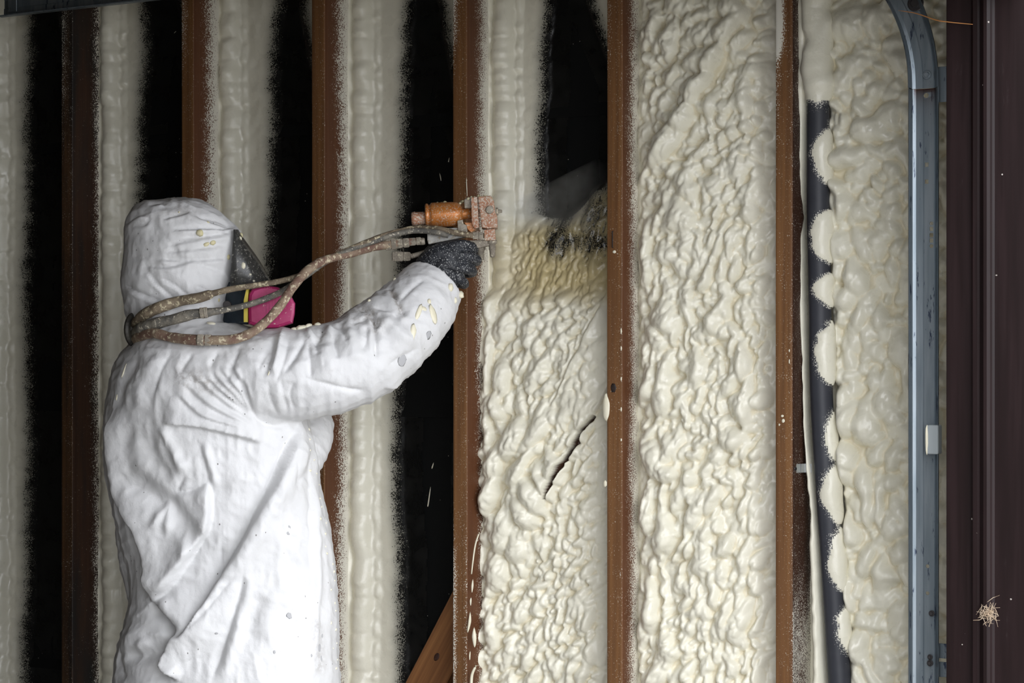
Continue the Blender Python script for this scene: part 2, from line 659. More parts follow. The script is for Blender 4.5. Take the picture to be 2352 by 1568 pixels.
stud(4, 'light brown wall stud just right of the fresh yellow foam, with a staple and knot', M_WOOD,
     lambda t, v: -0.25 + 0.55 * edge(t, 0, 0.45) * sstep(420, 60, v) + 0.30 * edge(t, 1, 0.25), 0.05, 0.75)
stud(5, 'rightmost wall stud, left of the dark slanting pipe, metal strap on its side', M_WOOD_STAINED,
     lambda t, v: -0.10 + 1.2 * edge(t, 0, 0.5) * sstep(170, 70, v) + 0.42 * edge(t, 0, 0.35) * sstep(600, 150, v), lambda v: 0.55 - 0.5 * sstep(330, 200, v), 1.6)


def child_box(name, parent, lo, hi, mat, bev=0.0):
    bm = bmesh.new(); add_box(bm, lo, hi, bev)
    return bm_obj(name, bm, mat, parent)


# staple, knot hole, drips on the studs
p = at(1408, 550, 0)
bm = bmesh.new(); add_tube(bm, [(p.x, 0.001, p.z - 0.019), (p.x, -0.003, p.z - 0.018), (p.x, -0.003, p.z + 0.018), (p.x, 0.001, p.z + 0.019)], [0.0013] * 4, 6)
bm_obj('staple', bm, M_BOLT, STUD[4])
M_KNOT = simple('knot', (0.010, 0.006, 0.005), 0.6, c2=(0.03, 0.015, 0.01), scale=200)
p = at(1409, 890, 0)
bm = bmesh.new(); add_blob(bm, (p.x, 0.0, p.z), (0.0075, 0.0012, 0.011), 2, 0.3); bm_obj('knot', bm, M_KNOT, STUD[4], True)


def drip(parent, pts, y, r0, mat=None, name='foam_drip'):
    """run of foam on a surface: pts pixels, flattened tube"""
    bm = bmesh.new()
    mx = smooth_path([at(u, v, y - 0.001)[:] + (r,) for u, v, r in pts], 5)
    add_tube(bm, mx[:, :3], mx[:, 3] * r0, 8)
    return bm_obj(name, bm, mat or M_SPLAT, parent, True)


for pts in ([(1101, 1222, 2), (1092, 1250, 2.2), (1086, 1290, 2), (1083, 1318, 1.5)], [(1086, 1330, 1), (1085, 1345, 3), (1084, 1360, 1)],
            [(1080, 1405, 1), (1079, 1425, 4), (1076, 1442, 3), (1074, 1452, 1)], [(1089, 1440, 1), (1089, 1460, 6), (1090, 1478, 4), (1090, 1486, 1)],
            [(1082, 1372, 1), (1081, 1380, 2.5), (1081, 1390, 1)], [(1093, 1528, 3), (1084, 1550, 4), (1082, 1580, 4)],
            [(1071, 408, .8), (1072, 430, 1.2), (1073, 450, .8)], [(1080, 1495, 1), (1079, 1505, 2), (1079, 1515, 1)]):
    drip(STUD[3], pts, 0.0, 0.00090)
p = at(1396, 935, 0)
bm = bmesh.new()
add_blob(bm, (p.x - 0.004, 0.003, p.z), (0.010, 0.006, 0.032), 3, 0.1)
bm_obj('foam_splat', bm, M_SPLAT, STUD[4], True)
for u, v, a, b in ((1390, 1110, 5, 9), (1438, 870, 2, 5), (1434, 800, 2, 6), (1431, 760, 2, 8), (1440, 1010, 2, 4), (1433, 940, 2, 6), (1411, 578, 5, 4)):
    p = at(u, v, 0)
    bm = bmesh.new(); add_blob(bm, (min(p.x, PITCH * 4 + SW - 0.003), 0, p.z), (a * .0009, .0015, b * .0009), 2, 0.25)
    bm_obj('foam_splat', bm, M_SPLAT, STUD[4], True)
for u, v, a, b in ((1813, 805, 1.5, 4), (1813, 830, 1.5, 6), (1797, 955, 4, 3), (1790, 975, 2, 3), (1799, 966, 4, 5)):
    p = at(u, v, 0)
    bm = bmesh.new(); add_blob(bm, (min(p.x, PITCH * 5 + SW - 0.003), 0, p.z), (a * .0009, .001, b * .0009), 2, 0.3)
    bm_obj('foam_splat', bm, M_SPLAT, STUD[5], True)
# foam streaks flung on the felt in the open bay
for pts in ([(996, 1062, .8), (993, 1072, 1.6), (992, 1076, .8)], [(989, 1118, .8), (986, 1140, 1.4), (983, 1160, 1.6), (982, 1163, .6)],
            [(1010, 398, .7), (1012, 408, 1.3), (1013, 415, .7)], [(1032, 362, .6), (1030, 372, 1.4)], [(400, 76, .6), (404, 72, 1.0)]):
    drip(wall, pts, YS - 0.001, 0.0010, name='foam_streak')

# ------------------------------------------------------------------ diagonal brace let into the studs
YB = 0.098
b0, b1 = at(930, 1568, YB), at(1040, 1355, YB)
d = (b1 - b0).normalized()
nrm = Vector((d.z, 0, -d.x))                   # to the lower right
L0, L1, WB = -0.75, 1.75, 0.098
n = 60
P = np.zeros((n, 9, 3))
ring = [(0.002, YB), (0.03, YB), (0.068, YB), (WB - .002, YB), (WB, YB + .003), (WB, YS - .001), (0.05, YS - .001), (0, YS - .001), (0, YB + .003)]
for i in range(n):
    c = b0 + d * (L0 + (L1 - L0) * i / (n - 1))
    for j, (a, y) in enumerate(ring):
        q = c + nrm * a
        P[i, j] = (q.x, y, q.z)
loc = b0.copy()
ang = math.atan2(d.x, d.z)
R = np.array([[math.cos(ang), 0, -math.sin(ang)], [0, 1, 0], [math.sin(ang), 0, math.cos(ang)]])   # world -> local, length along z
Pl = (P - np.array(loc)) @ R.T
me = grid_mesh('diagonal_brace', Pl, None, {'spray': np.full((n, 9), -0.4), 'side': np.zeros((n, 9))}, closed=True)
bm = bmesh.new(); bm.from_mesh(me)
bmesh.ops.holes_fill(bm, edges=[e for e in bm.edges if e.is_boundary], sides=0)
bmesh.ops.recalc_face_normals(bm, faces=bm.faces[:])
for f in bm.faces: f.smooth = False
bm.to_mesh(me); bm.free()
brace = link('diagonal_brace', me, M_WOOD_BRACE)
brace.location = loc
brace.rotation_euler = (0, ang, 0)
tag(brace, 'bare orange-brown diagonal timber brace slanting out at the foot of the open black bay', 'brace')
bm = bmesh.new()
p = at(1003, 1508, YB)
q = Vector(R @ (np.array(p) - np.array(loc)))
add_blob(bm, q, (0.007, 0.0012, 0.011), 2, 0.1)
kn = bm_obj('knot', bm, simple('brace_knot', (0.06, 0.022, 0.012), 0.6, c2=(0.03, 0.012, 0.008), scale=150), None, True)
kn.parent = brace

# ------------------------------------------------------------------ spray foam
Z0, Z1 = 0.46, 2.52


def bay_grid(k, dx):
    xa, xb = PITCH * k + SW, PITCH * (k + 1)
    xs = np.linspace(xa - 0.001, xb + 0.001, int((xb - xa) / dx) + 1)
    zs = np.linspace(Z0, Z1, int((Z1 - Z0) / dx) + 1)
    X, Z = np.meshgrid(xs, zs, indexing='ij')
    U, V, _ = proj(np.stack([X, np.full_like(X, 0.10), Z], -1))
    return X, Z, U, V


def blur(A, n):
    for _ in range(n):
        A = np.pad(A, 1, mode='edge')
        A = (A[:-2] + 2 * A[1:-1] + A[2:]) / 4
        A = (A[:, :-2] + 2 * A[:, 1:-1] + A[:, 2:]) / 4
    return A


def foam_obj(X, Z, H, cov, label, crease=None, fresh=0.0, gap=0.0, thr=-0.9):
    Y = YS - H
    P = np.stack([X, Y, Z], -1)
    k = cov > thr
    kf = (k[:-1, :-1] & k[1:, :-1] & k[1:, 1:] & k[:-1, 1:])
    cr = np.zeros_like(X) if crease is None else crease
    # x first, z second: order so that the normals face the room
    me = grid_mesh('spray_foam', P, kf, {'crease': cr, 'fresh': fresh + 0 * X, 'cov': cov, 'gap': gap + 0 * X})
    o = link('spray_foam', me, M_FOAM)
    return tag(o, label, 'insulation foam', 'spray foam in the stud bays')


def strip_parts(k, X, Z, U, V, film, right, seed, bead=1.0):
    """fillet of foam in the corner beside stud k, thin film on the felt with a speckled rim, and the film at the far stud"""
    xa, xb = PITCH * k + SW, PITCH * (k + 1)
    s = X - xa
    n1 = vnoise(X * 0, Z, 0.045, seed)
    n2 = vnoise(X * 0, Z, 0.018, seed + 1)
    nw = vnoise(X * 0, Z, 0.16, seed + 2)
    wob = 0.010 * (nw - 0.5) + 0.004 * (n1 - 0.5)
    # bamboo-like segments along the bead
    ph = np.cumsum(0.15 + 1.5 * vnoise(Z[0] * 0, Z[0], 0.13, seed + 3)) * (Z[0, 1] - Z[0, 0]) / 0.060
    segm = np.abs(np.sin(math.pi * ph))[None, :] ** 0.45
    rip = vnoise(X * 0.35, Z, 0.013, seed + 4)
    cB, rB = 0.030 + wob, 0.030
    q = np.clip(1 - ((s - cB) / rB) ** 2, 0, 1)
    beadh = bead * np.sqrt(q) * (0.031 + 0.008 * segm + 0.010 * (vnoise(X * 0.5, Z, 0.06, seed + 12) - 0.5) + 0.005 * (n2 - 0.5)) + 0.009
    lip = bead * (0.032 + 0.010 * (nw - 0.5)) * np.exp(-(s / 0.012) ** 2) + 0.006 * bead * np.exp(-(s / 0.004) ** 2)
    # scalloped foot along the right of the bead
    cs = 0.064 + wob + 0.006 * (vnoise(X * 0, Z, 0.02, seed + 5) - 0.5)
    scal = 0.011 * np.sqrt(np.clip(1 - ((s - cs) / 0.014) ** 2, 0, 1)) * (0.45 + 0.9 * vnoise(X * 0.6, Z, 0.016, seed + 6))
    thin = 0.0085 + 0.003 * (vnoise(X, Z, 0.03, seed + 7) - 0.5) + 0.002 * vnoise(X * 0.6, Z, 0.010, seed + 8)
    H = np.maximum(np.maximum(beadh, lip), np.maximum(scal + 0.007, thin))
    H = H + 0.0045 * (rip - 0.5) * np.exp(-((s - 0.035) / 0.05) ** 2)
    ue = film(V) + 10 * (vnoise(X * 0, Z, 0.10, seed + 9) - 0.5) + 6 * (vnoise(X * 0, Z, 0.02, seed + 10) - 0.5)
    dl = (ue - U) / 1.0
    covL = 0.5 + dl / 44.0
    ur = right(V) + 8 * (vnoise(X * 0, Z, 0.08, seed + 11) - 0.5)
    covR = 0.5 + (U - ur) / 44.0
    cov = np.clip(np.maximum(covL, covR), -1, 1.6)
    fall = np.clip((cov - 0.1) / 0.9, 0, 1)
    Hm = np.where(covL >= covR, H, 0.009)
    H = Hm * fall ** 0.6 + 0.0012
    return H, cov


NORIGHT = lambda v: 99999.0 + 0 * v
ip = lambda pts: (lambda v: np.interp(v, [a for a, b in pts], [b for a, b in pts]))

STRIPS = [
    (-1, ip([(0, 52), (250, 46), (700, 42), (1150, 48), (1568, 34)]), ip([(0, 128), (60, 134), (200, 160)]),
     'smooth cream foam strip at the far left edge, left of the leftmost dark stud'),
    (0, ip([(0, 316), (350, 306), (500, 300), (1568, 300)]), ip([(0, 400), (90, 425), (200, 470)]),
     'beaded cream foam strip between the leftmost stud and the worker\'s hood'),
    (1, ip([(0, 618), (200, 606), (700, 600), (1568, 596)]), ip([(0, 682), (60, 694), (200, 720), (300, 760)]),
     'lumpy beaded foam strip behind the worker\'s hood, in the bay above the dark visor'),
    (2, ip([(0, 922), (250, 908), (600, 902), (900, 890), (1250, 896), (1568, 902)]), ip([(0, 1000), (100, 1022), (250, 1048), (350, 1080)]),
     'tall beaded foam strip left of the hand and gun, running above and below the sleeve'),
]
for k, film, right, label in STRIPS:
    X, Z, U, V = bay_grid(k, 0.0030)
    H, cov = strip_parts(k, X, Z, U, V, film, right, 1000 + 40 * (k + 2), 1.0)
    if k == 1: H = H + 0.006 * (vnoise(X, Z, 0.024, 91) - 0.45) * (cov > 1.2)
    H = blur(H, 2)
    foam_obj(X, Z, H, cov, label, crease=np.zeros_like(X))


def lumps(U, V, blobs, du, warp=1.0, seed=1):
    """max of drop-shaped domes. blob: u, v, half length, half width, lean (deg), height, base. U rises with axis 0, V falls with axis 1"""
    Uw = U + warp * (8 * (vnoise(U, V, 24, seed) - 0.5) + 26 * (vnoise(U, V, 75, seed + 1) - 0.5))
    Vw = V + warp * (8 * (vnoise(U, V, 24, seed + 2) - 0.5) + 26 * (vnoise(U, V, 75, seed + 3) - 0.5))
    H = np.zeros_like(U)
    us, vs = U[:, U.shape[1] // 2], V[U.shape[0] // 2]
    for (u, v, la, lb, lean, h, base) in blobs:
        R = max(la * 1.4, lb) + 40 * warp + 12
        i0, i1 = np.searchsorted(us, [u - R, u + R])
        j1, j0 = len(vs) - np.searchsorted(vs[::-1], [v - R, v + R])
        if i1 <= i0 or j1 <= j0: continue
        a = math.radians(lean)
        du_, dv_ = Uw[i0:i1, j0:j1] - u, Vw[i0:i1, j0:j1] - v
        pth = dv_ * math.cos(a) - du_ * math.sin(a)          # along, downwards
        q = du_ * math.cos(a) + dv_ * math.sin(a)
        s = np.where(pth > 0, pth / (la * 0.75), pth / (la * 1.25))
        r2 = s * s + (q / lb) ** 2
        ex = 0.5 + 0.35 * sstep(0.25, -0.9, np.clip(pth / la, -1, 1))
        dome = base * np.clip(1 - r2, 0, 1) ** 0.3 + h * np.clip(1 - r2, 0, 1) ** ex
        blk = H[i0:i1, j0:j1]
        H[i0:i1, j0:j1] = np.where(r2 < 1, (blk ** 14 + dome ** 14) ** (1 / 14), blk)
    return H


def scatter(u0, u1, v0, v1, du, dv, la, lb, lean, h, r, jit=0.45, keepf=None, dens=1.0):
    out = []
    v = v0
    row = 0
    while v < v1:
        u = u0 + (row % 2) * du / 2
        while u < u1:
            uu, vv = u + (r.random() - .5) * 2 * jit * du, v + (r.random() - .5) * 2 * jit * dv
            if (keepf is None or keepf(uu, vv)) and r.random() < dens:
                k = math.exp(r.normal(0, 0.28))
                out.append((uu, vv, la * k * math.exp(r.normal(0, .25)), lb * k, lean + r.normal(0, 16), h * k ** 0.8 * (0.75 + 0.5 * r.random()), 0.004 * r.random()))
            u += du
        v += dv
        row += 1
    return out


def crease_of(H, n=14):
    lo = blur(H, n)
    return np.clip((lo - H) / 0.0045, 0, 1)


# --- bay 4: fully filled, lumpy
r = np.random.default_rng(44)
X, Z, U, V = bay_grid(4, 0.0024)
B = scatter(1440, 1790, -40, 460, 27, 31, 23, 14, 24, 0.015, r)
B += scatter(1440, 1790, 440, 1620, 23, 32, 25, 11.5, 12, 0.014, r)
B += scatter(1440, 1790, -40, 1620, 18, 21, 11, 7.5, 12, 0.0105, r, dens=0.4)
HAND4 = [  # big smooth lumps read off the photograph
    (1690, 80, 60, 26, 32, .026, .006), (1660, 150, 55, 24, 32, .028, .008), (1628, 215, 55, 24, 32, .030, .008), (1590, 275, 48, 24, 34, .032, .008),
    (1545, 345, 78, 30, 30, .036, .008), (1575, 500, 48, 40, 0, .024, .006), (1502, 600, 92, 24, 4, .022, .006), (1560, 590, 40, 26, 15, .022, .004),
    (1545, 745, 50, 38, 10, .026, .006), (1545, 905, 88, 27, 6, .028, .006), (1500, 880, 50, 20, 5, .022, .004), (1720, 830, 60, 22, -8, .024, .004),
    (1735, 930, 66, 24, 4, .026, .006), (1705, 1005, 40, 34, -50, .024, .006), (1525, 1060, 70, 34, -30, .028, .006), (1555, 1090, 40, 30, -40, .028, .006),
    (1690, 30, 40, 30, 0, .024, .006), (1520, 70, 60, 20, 6, .020, .006), (1560, 100, 60, 22, 10, .022, .004), (1470, 470, 52, 20, 14, .020, .004),
    (1735, 490, 40, 16, 5, .020, .004), (1740, 230, 60, 24, -5, .022, .004), (1540, 1230, 60, 26, 12, .026, .006), (1500, 1180, 70, 26, 8, .024, .006),
    (1620, 1180, 50, 22, 16, .022, .004), (1640, 1300, 44, 24, 10, .022, .004), (1510, 1400, 70, 30, 4, .026, .006), (1560, 1480, 50, 24, -10, .024, .004),
    (1690, 1420, 60, 22, 12, .022, .004), (1730, 1280, 60, 22, 2, .022, .004), (1640, 640, 46, 17, 8, .022, .004), (1690, 700, 50, 16, 4, .022, .004)]
Hl = lumps(U, V, B + HAND4, 1, 1.0, 440)
Hl = np.maximum(Hl, 0.0075 * vnoise(U, V, 40, 5)) + 0.38 * lumps(U, V, scatter(1440, 1790, -40, 1620, 16, 21, 15, 8.0, 14, 0.008, r), 1, 0.8, 445)
s = np.clip((X - X.min()) / (X.max() - X.min()), 0, 1)
Ustud = U - np.interp(V, [0, 1568], [1452, 1452])
edgeL = sstep(8, 48, Ustud + 12 * (vnoise(U * 0, V, 90, 8) - .5))
edgeR = sstep(1782, 1748, U + 14 * (vnoise(U * 0, V, 90, 9) - .5))
basep = 0.046 + 0.022 * np.sin(math.pi * np.clip(s, 0, 1)) + 0.010 * (vnoise(U, V, 160, 11) - .5)
H = basep + 1.45 * Hl * (0.12 + 0.88 * edgeL) * (0.3 + 0.7 * edgeR) + 0.006 * edgeL
H += 0.0016 * (vnoise(U, V, 9, 14) - .5)
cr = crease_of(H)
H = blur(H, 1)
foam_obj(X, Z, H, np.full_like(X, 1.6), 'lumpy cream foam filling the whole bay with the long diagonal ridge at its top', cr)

# --- bay 5: fully filled, rounder drooping lumps, behind the pipe and track
r = np.random.default_rng(55)
X, Z, U, V = bay_grid(5, 0.0026)
B = scatter(1860, 2230, -40, 520, 33, 27, 18, 19, 55, 0.015, r)
B += scatter(1860, 2230, 480, 1640, 31, 35, 25, 18, -6, 0.017, r)
B += scatter(1860, 2230, -40, 1640, 23, 25, 13, 11, 10, 0.011, r, dens=0.4)
HAND5 = [(1970, 60, 50, 50, 60, .026, .006), (2030, 50, 40, 36, 60, .024, .004), (1960, 370, 36, 44, 0, .026, .004), (2060, 270, 40, 30, 60, .022, .004),
         (1945, 570, 36, 44, 0, .026, .004), (1950, 690, 52, 30, 40, .026, .004), (1990, 730, 60, 26, 8, .026, .004), (2040, 740, 50, 26, -4, .026, .004),
         (1960, 960, 56, 40, 30, .030, .006), (2010, 970, 60, 36, 8, .030, .006), (1950, 1050, 44, 40, 0, .030, .006), (2050, 930, 50, 28, 0, .026, .004),
         (2000, 1110, 60, 26, 0, .026, .004), (1960, 1370, 50, 36, 0, .028, .006), (2000, 1150, 80, 18, 0, .022, .004), (2035, 1160, 80, 18, 0, .022, .004),
         (2010, 1290, 60, 24, 10, .026, .004), (2050, 1320, 50, 24, 0, .026, .004), (1990, 1480, 40, 34, 0, .026, .004)]
Hl = lumps(U, V, B + HAND5, 1, 1.0, 550)
Hl = np.maximum(Hl, 0.007 * vnoise(U, V, 40, 6)) + 0.28 * lumps(U, V, scatter(1860, 2230, -40, 1640, 21, 25, 17, 11, 0, 0.008, r), 1, 0.8, 555)
ug = np.interp(V, [0, 300, 700, 1100, 1568], [1893, 1905, 1908, 1932, 1952])      # crevice right of the pipe
grv = sstep(-6, 26, U - ug + 10 * (vnoise(U * 0, V, 60, 18) - .5))
H = 0.030 + 0.042 * grv + 1.5 * Hl * (0.1 + 0.9 * grv) + 0.010 * (vnoise(U, V, 150, 21) - .5) * grv
H += 0.0016 * (vnoise(U, V, 9, 24) - .5)
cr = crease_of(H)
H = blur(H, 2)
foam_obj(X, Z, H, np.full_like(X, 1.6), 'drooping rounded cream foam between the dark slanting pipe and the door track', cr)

# --- bay 3: strip above, being sprayed in the middle, filled below
r = np.random.default_rng(33)
X, Z, U, V = bay_grid(3, 0.0024)
Hs, cs_ = strip_parts(3, X, Z, U, V, ip([(0, 1238), (250, 1226), (500, 1224), (700, 1224)]), ip([(0, 1350), (110, 1384), (200, 1420)]), 1500, 1.0)
top = np.interp(U, [1100, 1160, 1230, 1290, 1330, 1360, 1400], [505, 492, 486, 478, 452, 412, 385]) + 14 * (vnoise(U, V, 30, 31) - .5)
full = sstep(-4, 60, V - top)
B = scatter(1100, 1410, 690, 1640, 20, 26, 20, 9.5, 16, 0.012, r)
B += scatter(1100, 1410, 640, 1640, 15, 18, 10, 6.5, 14, 0.0085, r, dens=0.5)
BF = scatter(1150, 1410, 400, 720, 9.5, 18, 17, 5.5, 14, 0.0060, r, jit=0.4)
HAND3 = [(1140, 560, 90, 16, 0, .020, .008), (1142, 700, 90, 15, 2, .020, .008), (1138, 850, 90, 14, 3, .020, .008), (1136, 990, 80, 14, 0, .020, .008),
         (1172, 860, 46, 24, 10, .024, .006), (1165, 930, 44, 24, 5, .026, .006), (1190, 1010, 60, 30, 22, .030, .010), (1155, 1060, 50, 24, 5, .028, .008),
         (1235, 1000, 80, 22, 32, .026, .008), (1210, 1080, 60, 24, 28, .028, .008), (1143, 1140, 66, 24, 14, .032, .010), (1170, 1230, 60, 30, 8, .026, .006),
         (1245, 1150, 66, 26, -24, .026, .008), (1275, 1120, 60, 20, -20, .024, .006), (1225, 1190, 50, 24, -20, .026, .006), (1160, 1320, 50, 30, -10, .024, .006),
         (1200, 1260, 50, 26, 0, .024, .006), (1150, 1450, 60, 22, -8, .020, .004), (1195, 700, 44, 20, 20, .018, .004), (1170, 760, 50, 20, 14, .020, .004),
         (1290, 1080, 50, 18, -14, .022, .006), (1255, 860, 60, 16, 28, .016, .004)]
lineA = [(1388, 690), (1340, 800), (1300, 890), (1270, 950)]
crackB = [(1376, 955), (1352, 985), (1330, 1030), (1308, 1065), (1290, 1100), (1274, 1142)]
dA, pA, sA = seg_dist(U, V, [(1388, 690), (1190, 1130)])
dB, pB, sB = seg_dist(U, V, [(1376, 955), (1230, 1235)])
bulk = lumps(U, V, B + HAND3, 1, 0.9, 330) + 0.36 * lumps(U, V, scatter(1100, 1410, 620, 1640, 13, 17, 12, 6.5, 14, 0.007, r), 1, 0.7, 335)
fr = lumps(U, V, BF, 1, 0.22, 350)
freshz = sstep(735, 640, V + 26 * (vnoise(U, V, 35, 36) - .5))
inband = (np.clip(0.5 + 0.5 * -sA * np.minimum(dA / 6, 1), 0, 1)) * (np.clip(0.5 + 0.5 * sB * np.minimum(dB / 6, 1), 0, 1))
# between the two lines the foam lies over the brace: finer and flatter
calm = 1 - 0.5 * inband * sstep(1050, 900, V)
Hl = np.where(V > 700, bulk, np.maximum(bulk * sstep(640, 700, V), fr)) * calm
Hb = 0.020 + 0.026 * sstep(600, 800, V) + 0.012 * sstep(560, 720, V)
sx = np.clip((X - X.min()) / (X.max() - X.min()), 0, 1)
Hf = Hb + 1.3 * Hl * (0.35 + 0.65 * sstep(1388, 1362, U)) + 0.010 * (vnoise(U, V, 120, 38) - .5) * sstep(650, 800, V)
Hf = Hf + 0.014 * inband * sstep(1250, 1150, V)
H = Hs * (1 - full) + np.maximum(Hf, Hs * (cs_ > 0.9) * sstep(1100, 900, V)) * full
dl, plp, _ = seg_dist(U, V, lineA)
H -= 0.012 * np.exp(-(dl / 2.2) ** 2) * sstep(0, .1, plp) * sstep(1.0, .8, plp)
jg = 3.0 * (vnoise(U, V, 12, 39) - .5)
dc, pc, sc = seg_dist(U, V, crackB)
wid = 1.0 + 4.2 * np.sin(math.pi * np.clip(pc * 0.9 + .08, 0, 1))
gap = sstep(1.25, .8, (dc + jg) / wid) * (pc > 0.001) * (pc < .999)
H -= 0.038 * gap
d3, p3, _ = seg_dist(U, V, [(1272, 1130), (1268, 1138)])
fresh = np.clip(freshz * sstep(1112, 1135, U) * full, 0, 1) * (0.55 + 0.45 * sstep(1150, 1230, U))
cov_f = 1.5 - 1.06 * sstep(1205, 1265, U + 20 * (vnoise(U, V, 30, 40) - .5)) * sstep(668, 560, V) * (0.78 + 0.7 * (vnoise(U, V, 34, 41) - .5)) - 0.28 * sstep(0.0035, 0.0, fr) * sstep(1200, 1260, U) * sstep(660, 600, V) - 0.10 * np.exp(-((V - 572 - 0.15 * (1300 - U)) / 46) ** 2) * sstep(1210, 1250, U)
cov = np.where(full > 0.02, np.maximum(cs_ * (1 - full) - 2 * full, cov_f * np.clip(full * 3.0, 0, 1) + (1 - np.clip(full * 3.0, 0, 1)) * cs_), cs_)
H = np.maximum(H + 0.0012 * (vnoise(U, V, 9, 42) - .5) * full, 0.0008)
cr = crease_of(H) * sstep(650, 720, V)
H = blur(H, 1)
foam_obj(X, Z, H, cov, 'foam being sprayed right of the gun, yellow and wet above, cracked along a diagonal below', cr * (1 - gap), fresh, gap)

# foam bead squeezed between the last stud and the pipe
r = np.random.default_rng(57)
n = 420
vv = np.linspace(-80, 1640, n)
uc = np.interp(vv, [0, 200, 500, 700, 1000, 1170, 1568], [1856, 1850, 1843, 1850, 1858, 1874, 1888])
hw = np.interp(vv, [0, 200, 500, 700, 1000, 1170, 1250, 1568], [28, 22, 9, 8, 7, 10, 14, 17])
seg = np.abs(np.sin(np.cumsum(0.05 + 0.05 * vnoise(vv, vv * 0, 60, 71))))
P = np.zeros((n, 17, 3))
for i in range(n):
    c = at(uc[i], vv[i], 0.075)
    w_ = hw[i] * .00098 * (0.92 + 0.16 * seg[i]) + 0.003 * (vnoise(np.array(vv[i]), np.array(0.), 22, 72) - .5)
    for j in range(17):
        a = math.pi * (j / 16)
        P[i, j] = (c.x - w_ * math.cos(a), 0.11 - (0.055 + 0.02 * (hw[i] / 28) + 0.004 * seg[i]) * math.sin(a) ** 0.7, c.z)
P[:, :, 1] += 0.006 * (vnoise(P[:, :, 0], P[:, :, 2], 0.02, 73) - .5)
me = grid_mesh('foam_bead', P[::-1], None, {'crease': 0 * P[:, :, 0], 'fresh': 0 * P[:, :, 0], 'cov': 0 * P[:, :, 0] + 1.6, 'gap': 0 * P[:, :, 0]})
tag(link('foam_bead', me, M_FOAM), 'narrow cream foam bead squeezed between the rightmost stud and the dark pipe', 'insulation foam')

# ------------------------------------------------------------------ pipe with foam patches
PY = 0.045
n, m = 520, 40
vv = np.linspace(-90, 1660, n)
ucp = np.interp(vv, [-90, 0, 250, 500, 700, 900, 1100, 1300, 1568, 1700], [1879, 1880, 1879, 1879, 1884, 1885, 1898, 1912, 1929, 1937])
ucp = np.convolve(np.pad(ucp, 30, mode='edge'), np.ones(61) / 61, 'valid')
rp = 0.0245
axis = np.array([at(u, v, PY)[:] for u, v in zip(ucp, vv)])
ph = np.linspace(-math.pi, math.pi, m, endpoint=False)
P = np.zeros((n, m, 3)); S = np.zeros((n, m)); PF = np.zeros((n, m, 3)); CF = np.zeros((n, m))
PATCH = [(60, 100, 1.35), (170, 60, 1.25), (362, 70, 1.0), (543, 64, 1.1), (668, 47, 1.05), (812, 80, 1.0), (1003, 64, .55), (1133, 76, 1.05), (1285, 79, .8), (1444, 66, .5)]
vj = vv + 14 * (vnoise(vv, vv * 0, 25, 81) - .5)
for j, a in enumerate(ph):
    # a = 0 faces the room, + to the right
    dirx, diry = math.sin(a), -math.cos(a)
    P[:, j] = axis + rp * np.array([dirx, diry, 0])
    f = np.full(n, -1.0)
    for (pv, hh, spread) in PATCH:
        dd = 1 - ((vj - pv) / hh) ** 2
        ca = 1.45                                # patch centre, on the right flank
        f = np.maximum(f, np.clip(dd, -1.5, 1) * 0.55 + (spread * 1.25 * np.sqrt(np.clip(dd, 0, 1)) - abs(a - ca)) * 0.9 - 0.9 * (abs(a - ca) > 2.4) - 0.12)
    f = np.where(vv < 262, np.maximum(f, 1.6 * sstep(262, 180, vv) * (0.5 + 0.5 * math.cos(a)) - 0.3), f)
    f = f + 0.35 * (vnoise(vv, vv * 0 + a * 25, 18, 82) - .5)
    S[:, j] = np.clip(0.40 + f * 0.85, -0.25, 1.4)
    h = np.clip(f * 1.25, 0, 1)
    hgt = 0.010 * np.sqrt(h) - 0.0012 + (0.003 + 0.014 * sstep(300, 180, vv)) * h * (vnoise(vv, vv * 0 + a * 30, 34, 83) - .5)
    PF[:, j] = axis + (rp + hgt[:, None]) * np.array([dirx, diry, 0])
    CF[:, j] = np.clip(0.2 + f * 2.2, -0.5, 1.6)


def pipe_material():
    nt = NT('dark_grey_plastic_pipe')
    c = nt.mix(nt.noise(30.0, 4.0), (0.030, 0.032, 0.040), (0.050, 0.052, 0.062))
    nt.base(nt.mix(speck(nt, nt.attr('spray'), 380.0, 2.2), c, (0.72, 0.70, 0.62)))
    nt.set(0.5, 0.0, 0.35)
    return nt.m


me = grid_mesh('plastic_pipe', P[::-1], None, {'spray': S[::-1]}, closed=True)
pipe = link('plastic_pipe', me, pipe_material())
tag(pipe, 'dark grey slanting plastic pipe blotched with white foam, right of the rightmost stud', 'pipe')
kf = np.ones((n - 1, m), bool)
CFr = CF[::-1]
CC = np.hstack([CFr, CFr[:, :1]])
kf = (np.minimum(np.minimum(CC[:-1, :-1], CC[1:, :-1]), np.minimum(CC[:-1, 1:], CC[1:, 1:])) > 0.32)
me = grid_mesh('foam_patches', PF[::-1], kf, {'crease': 0 * CF, 'fresh': 0 * CF, 'cov': CFr * 0 + 1.6, 'gap': 0 * CF}, closed=True)
o = link('foam_patches', me, M_FOAM, pipe)
tag(o, 'white foam patches on the pipe', kind='stuff')

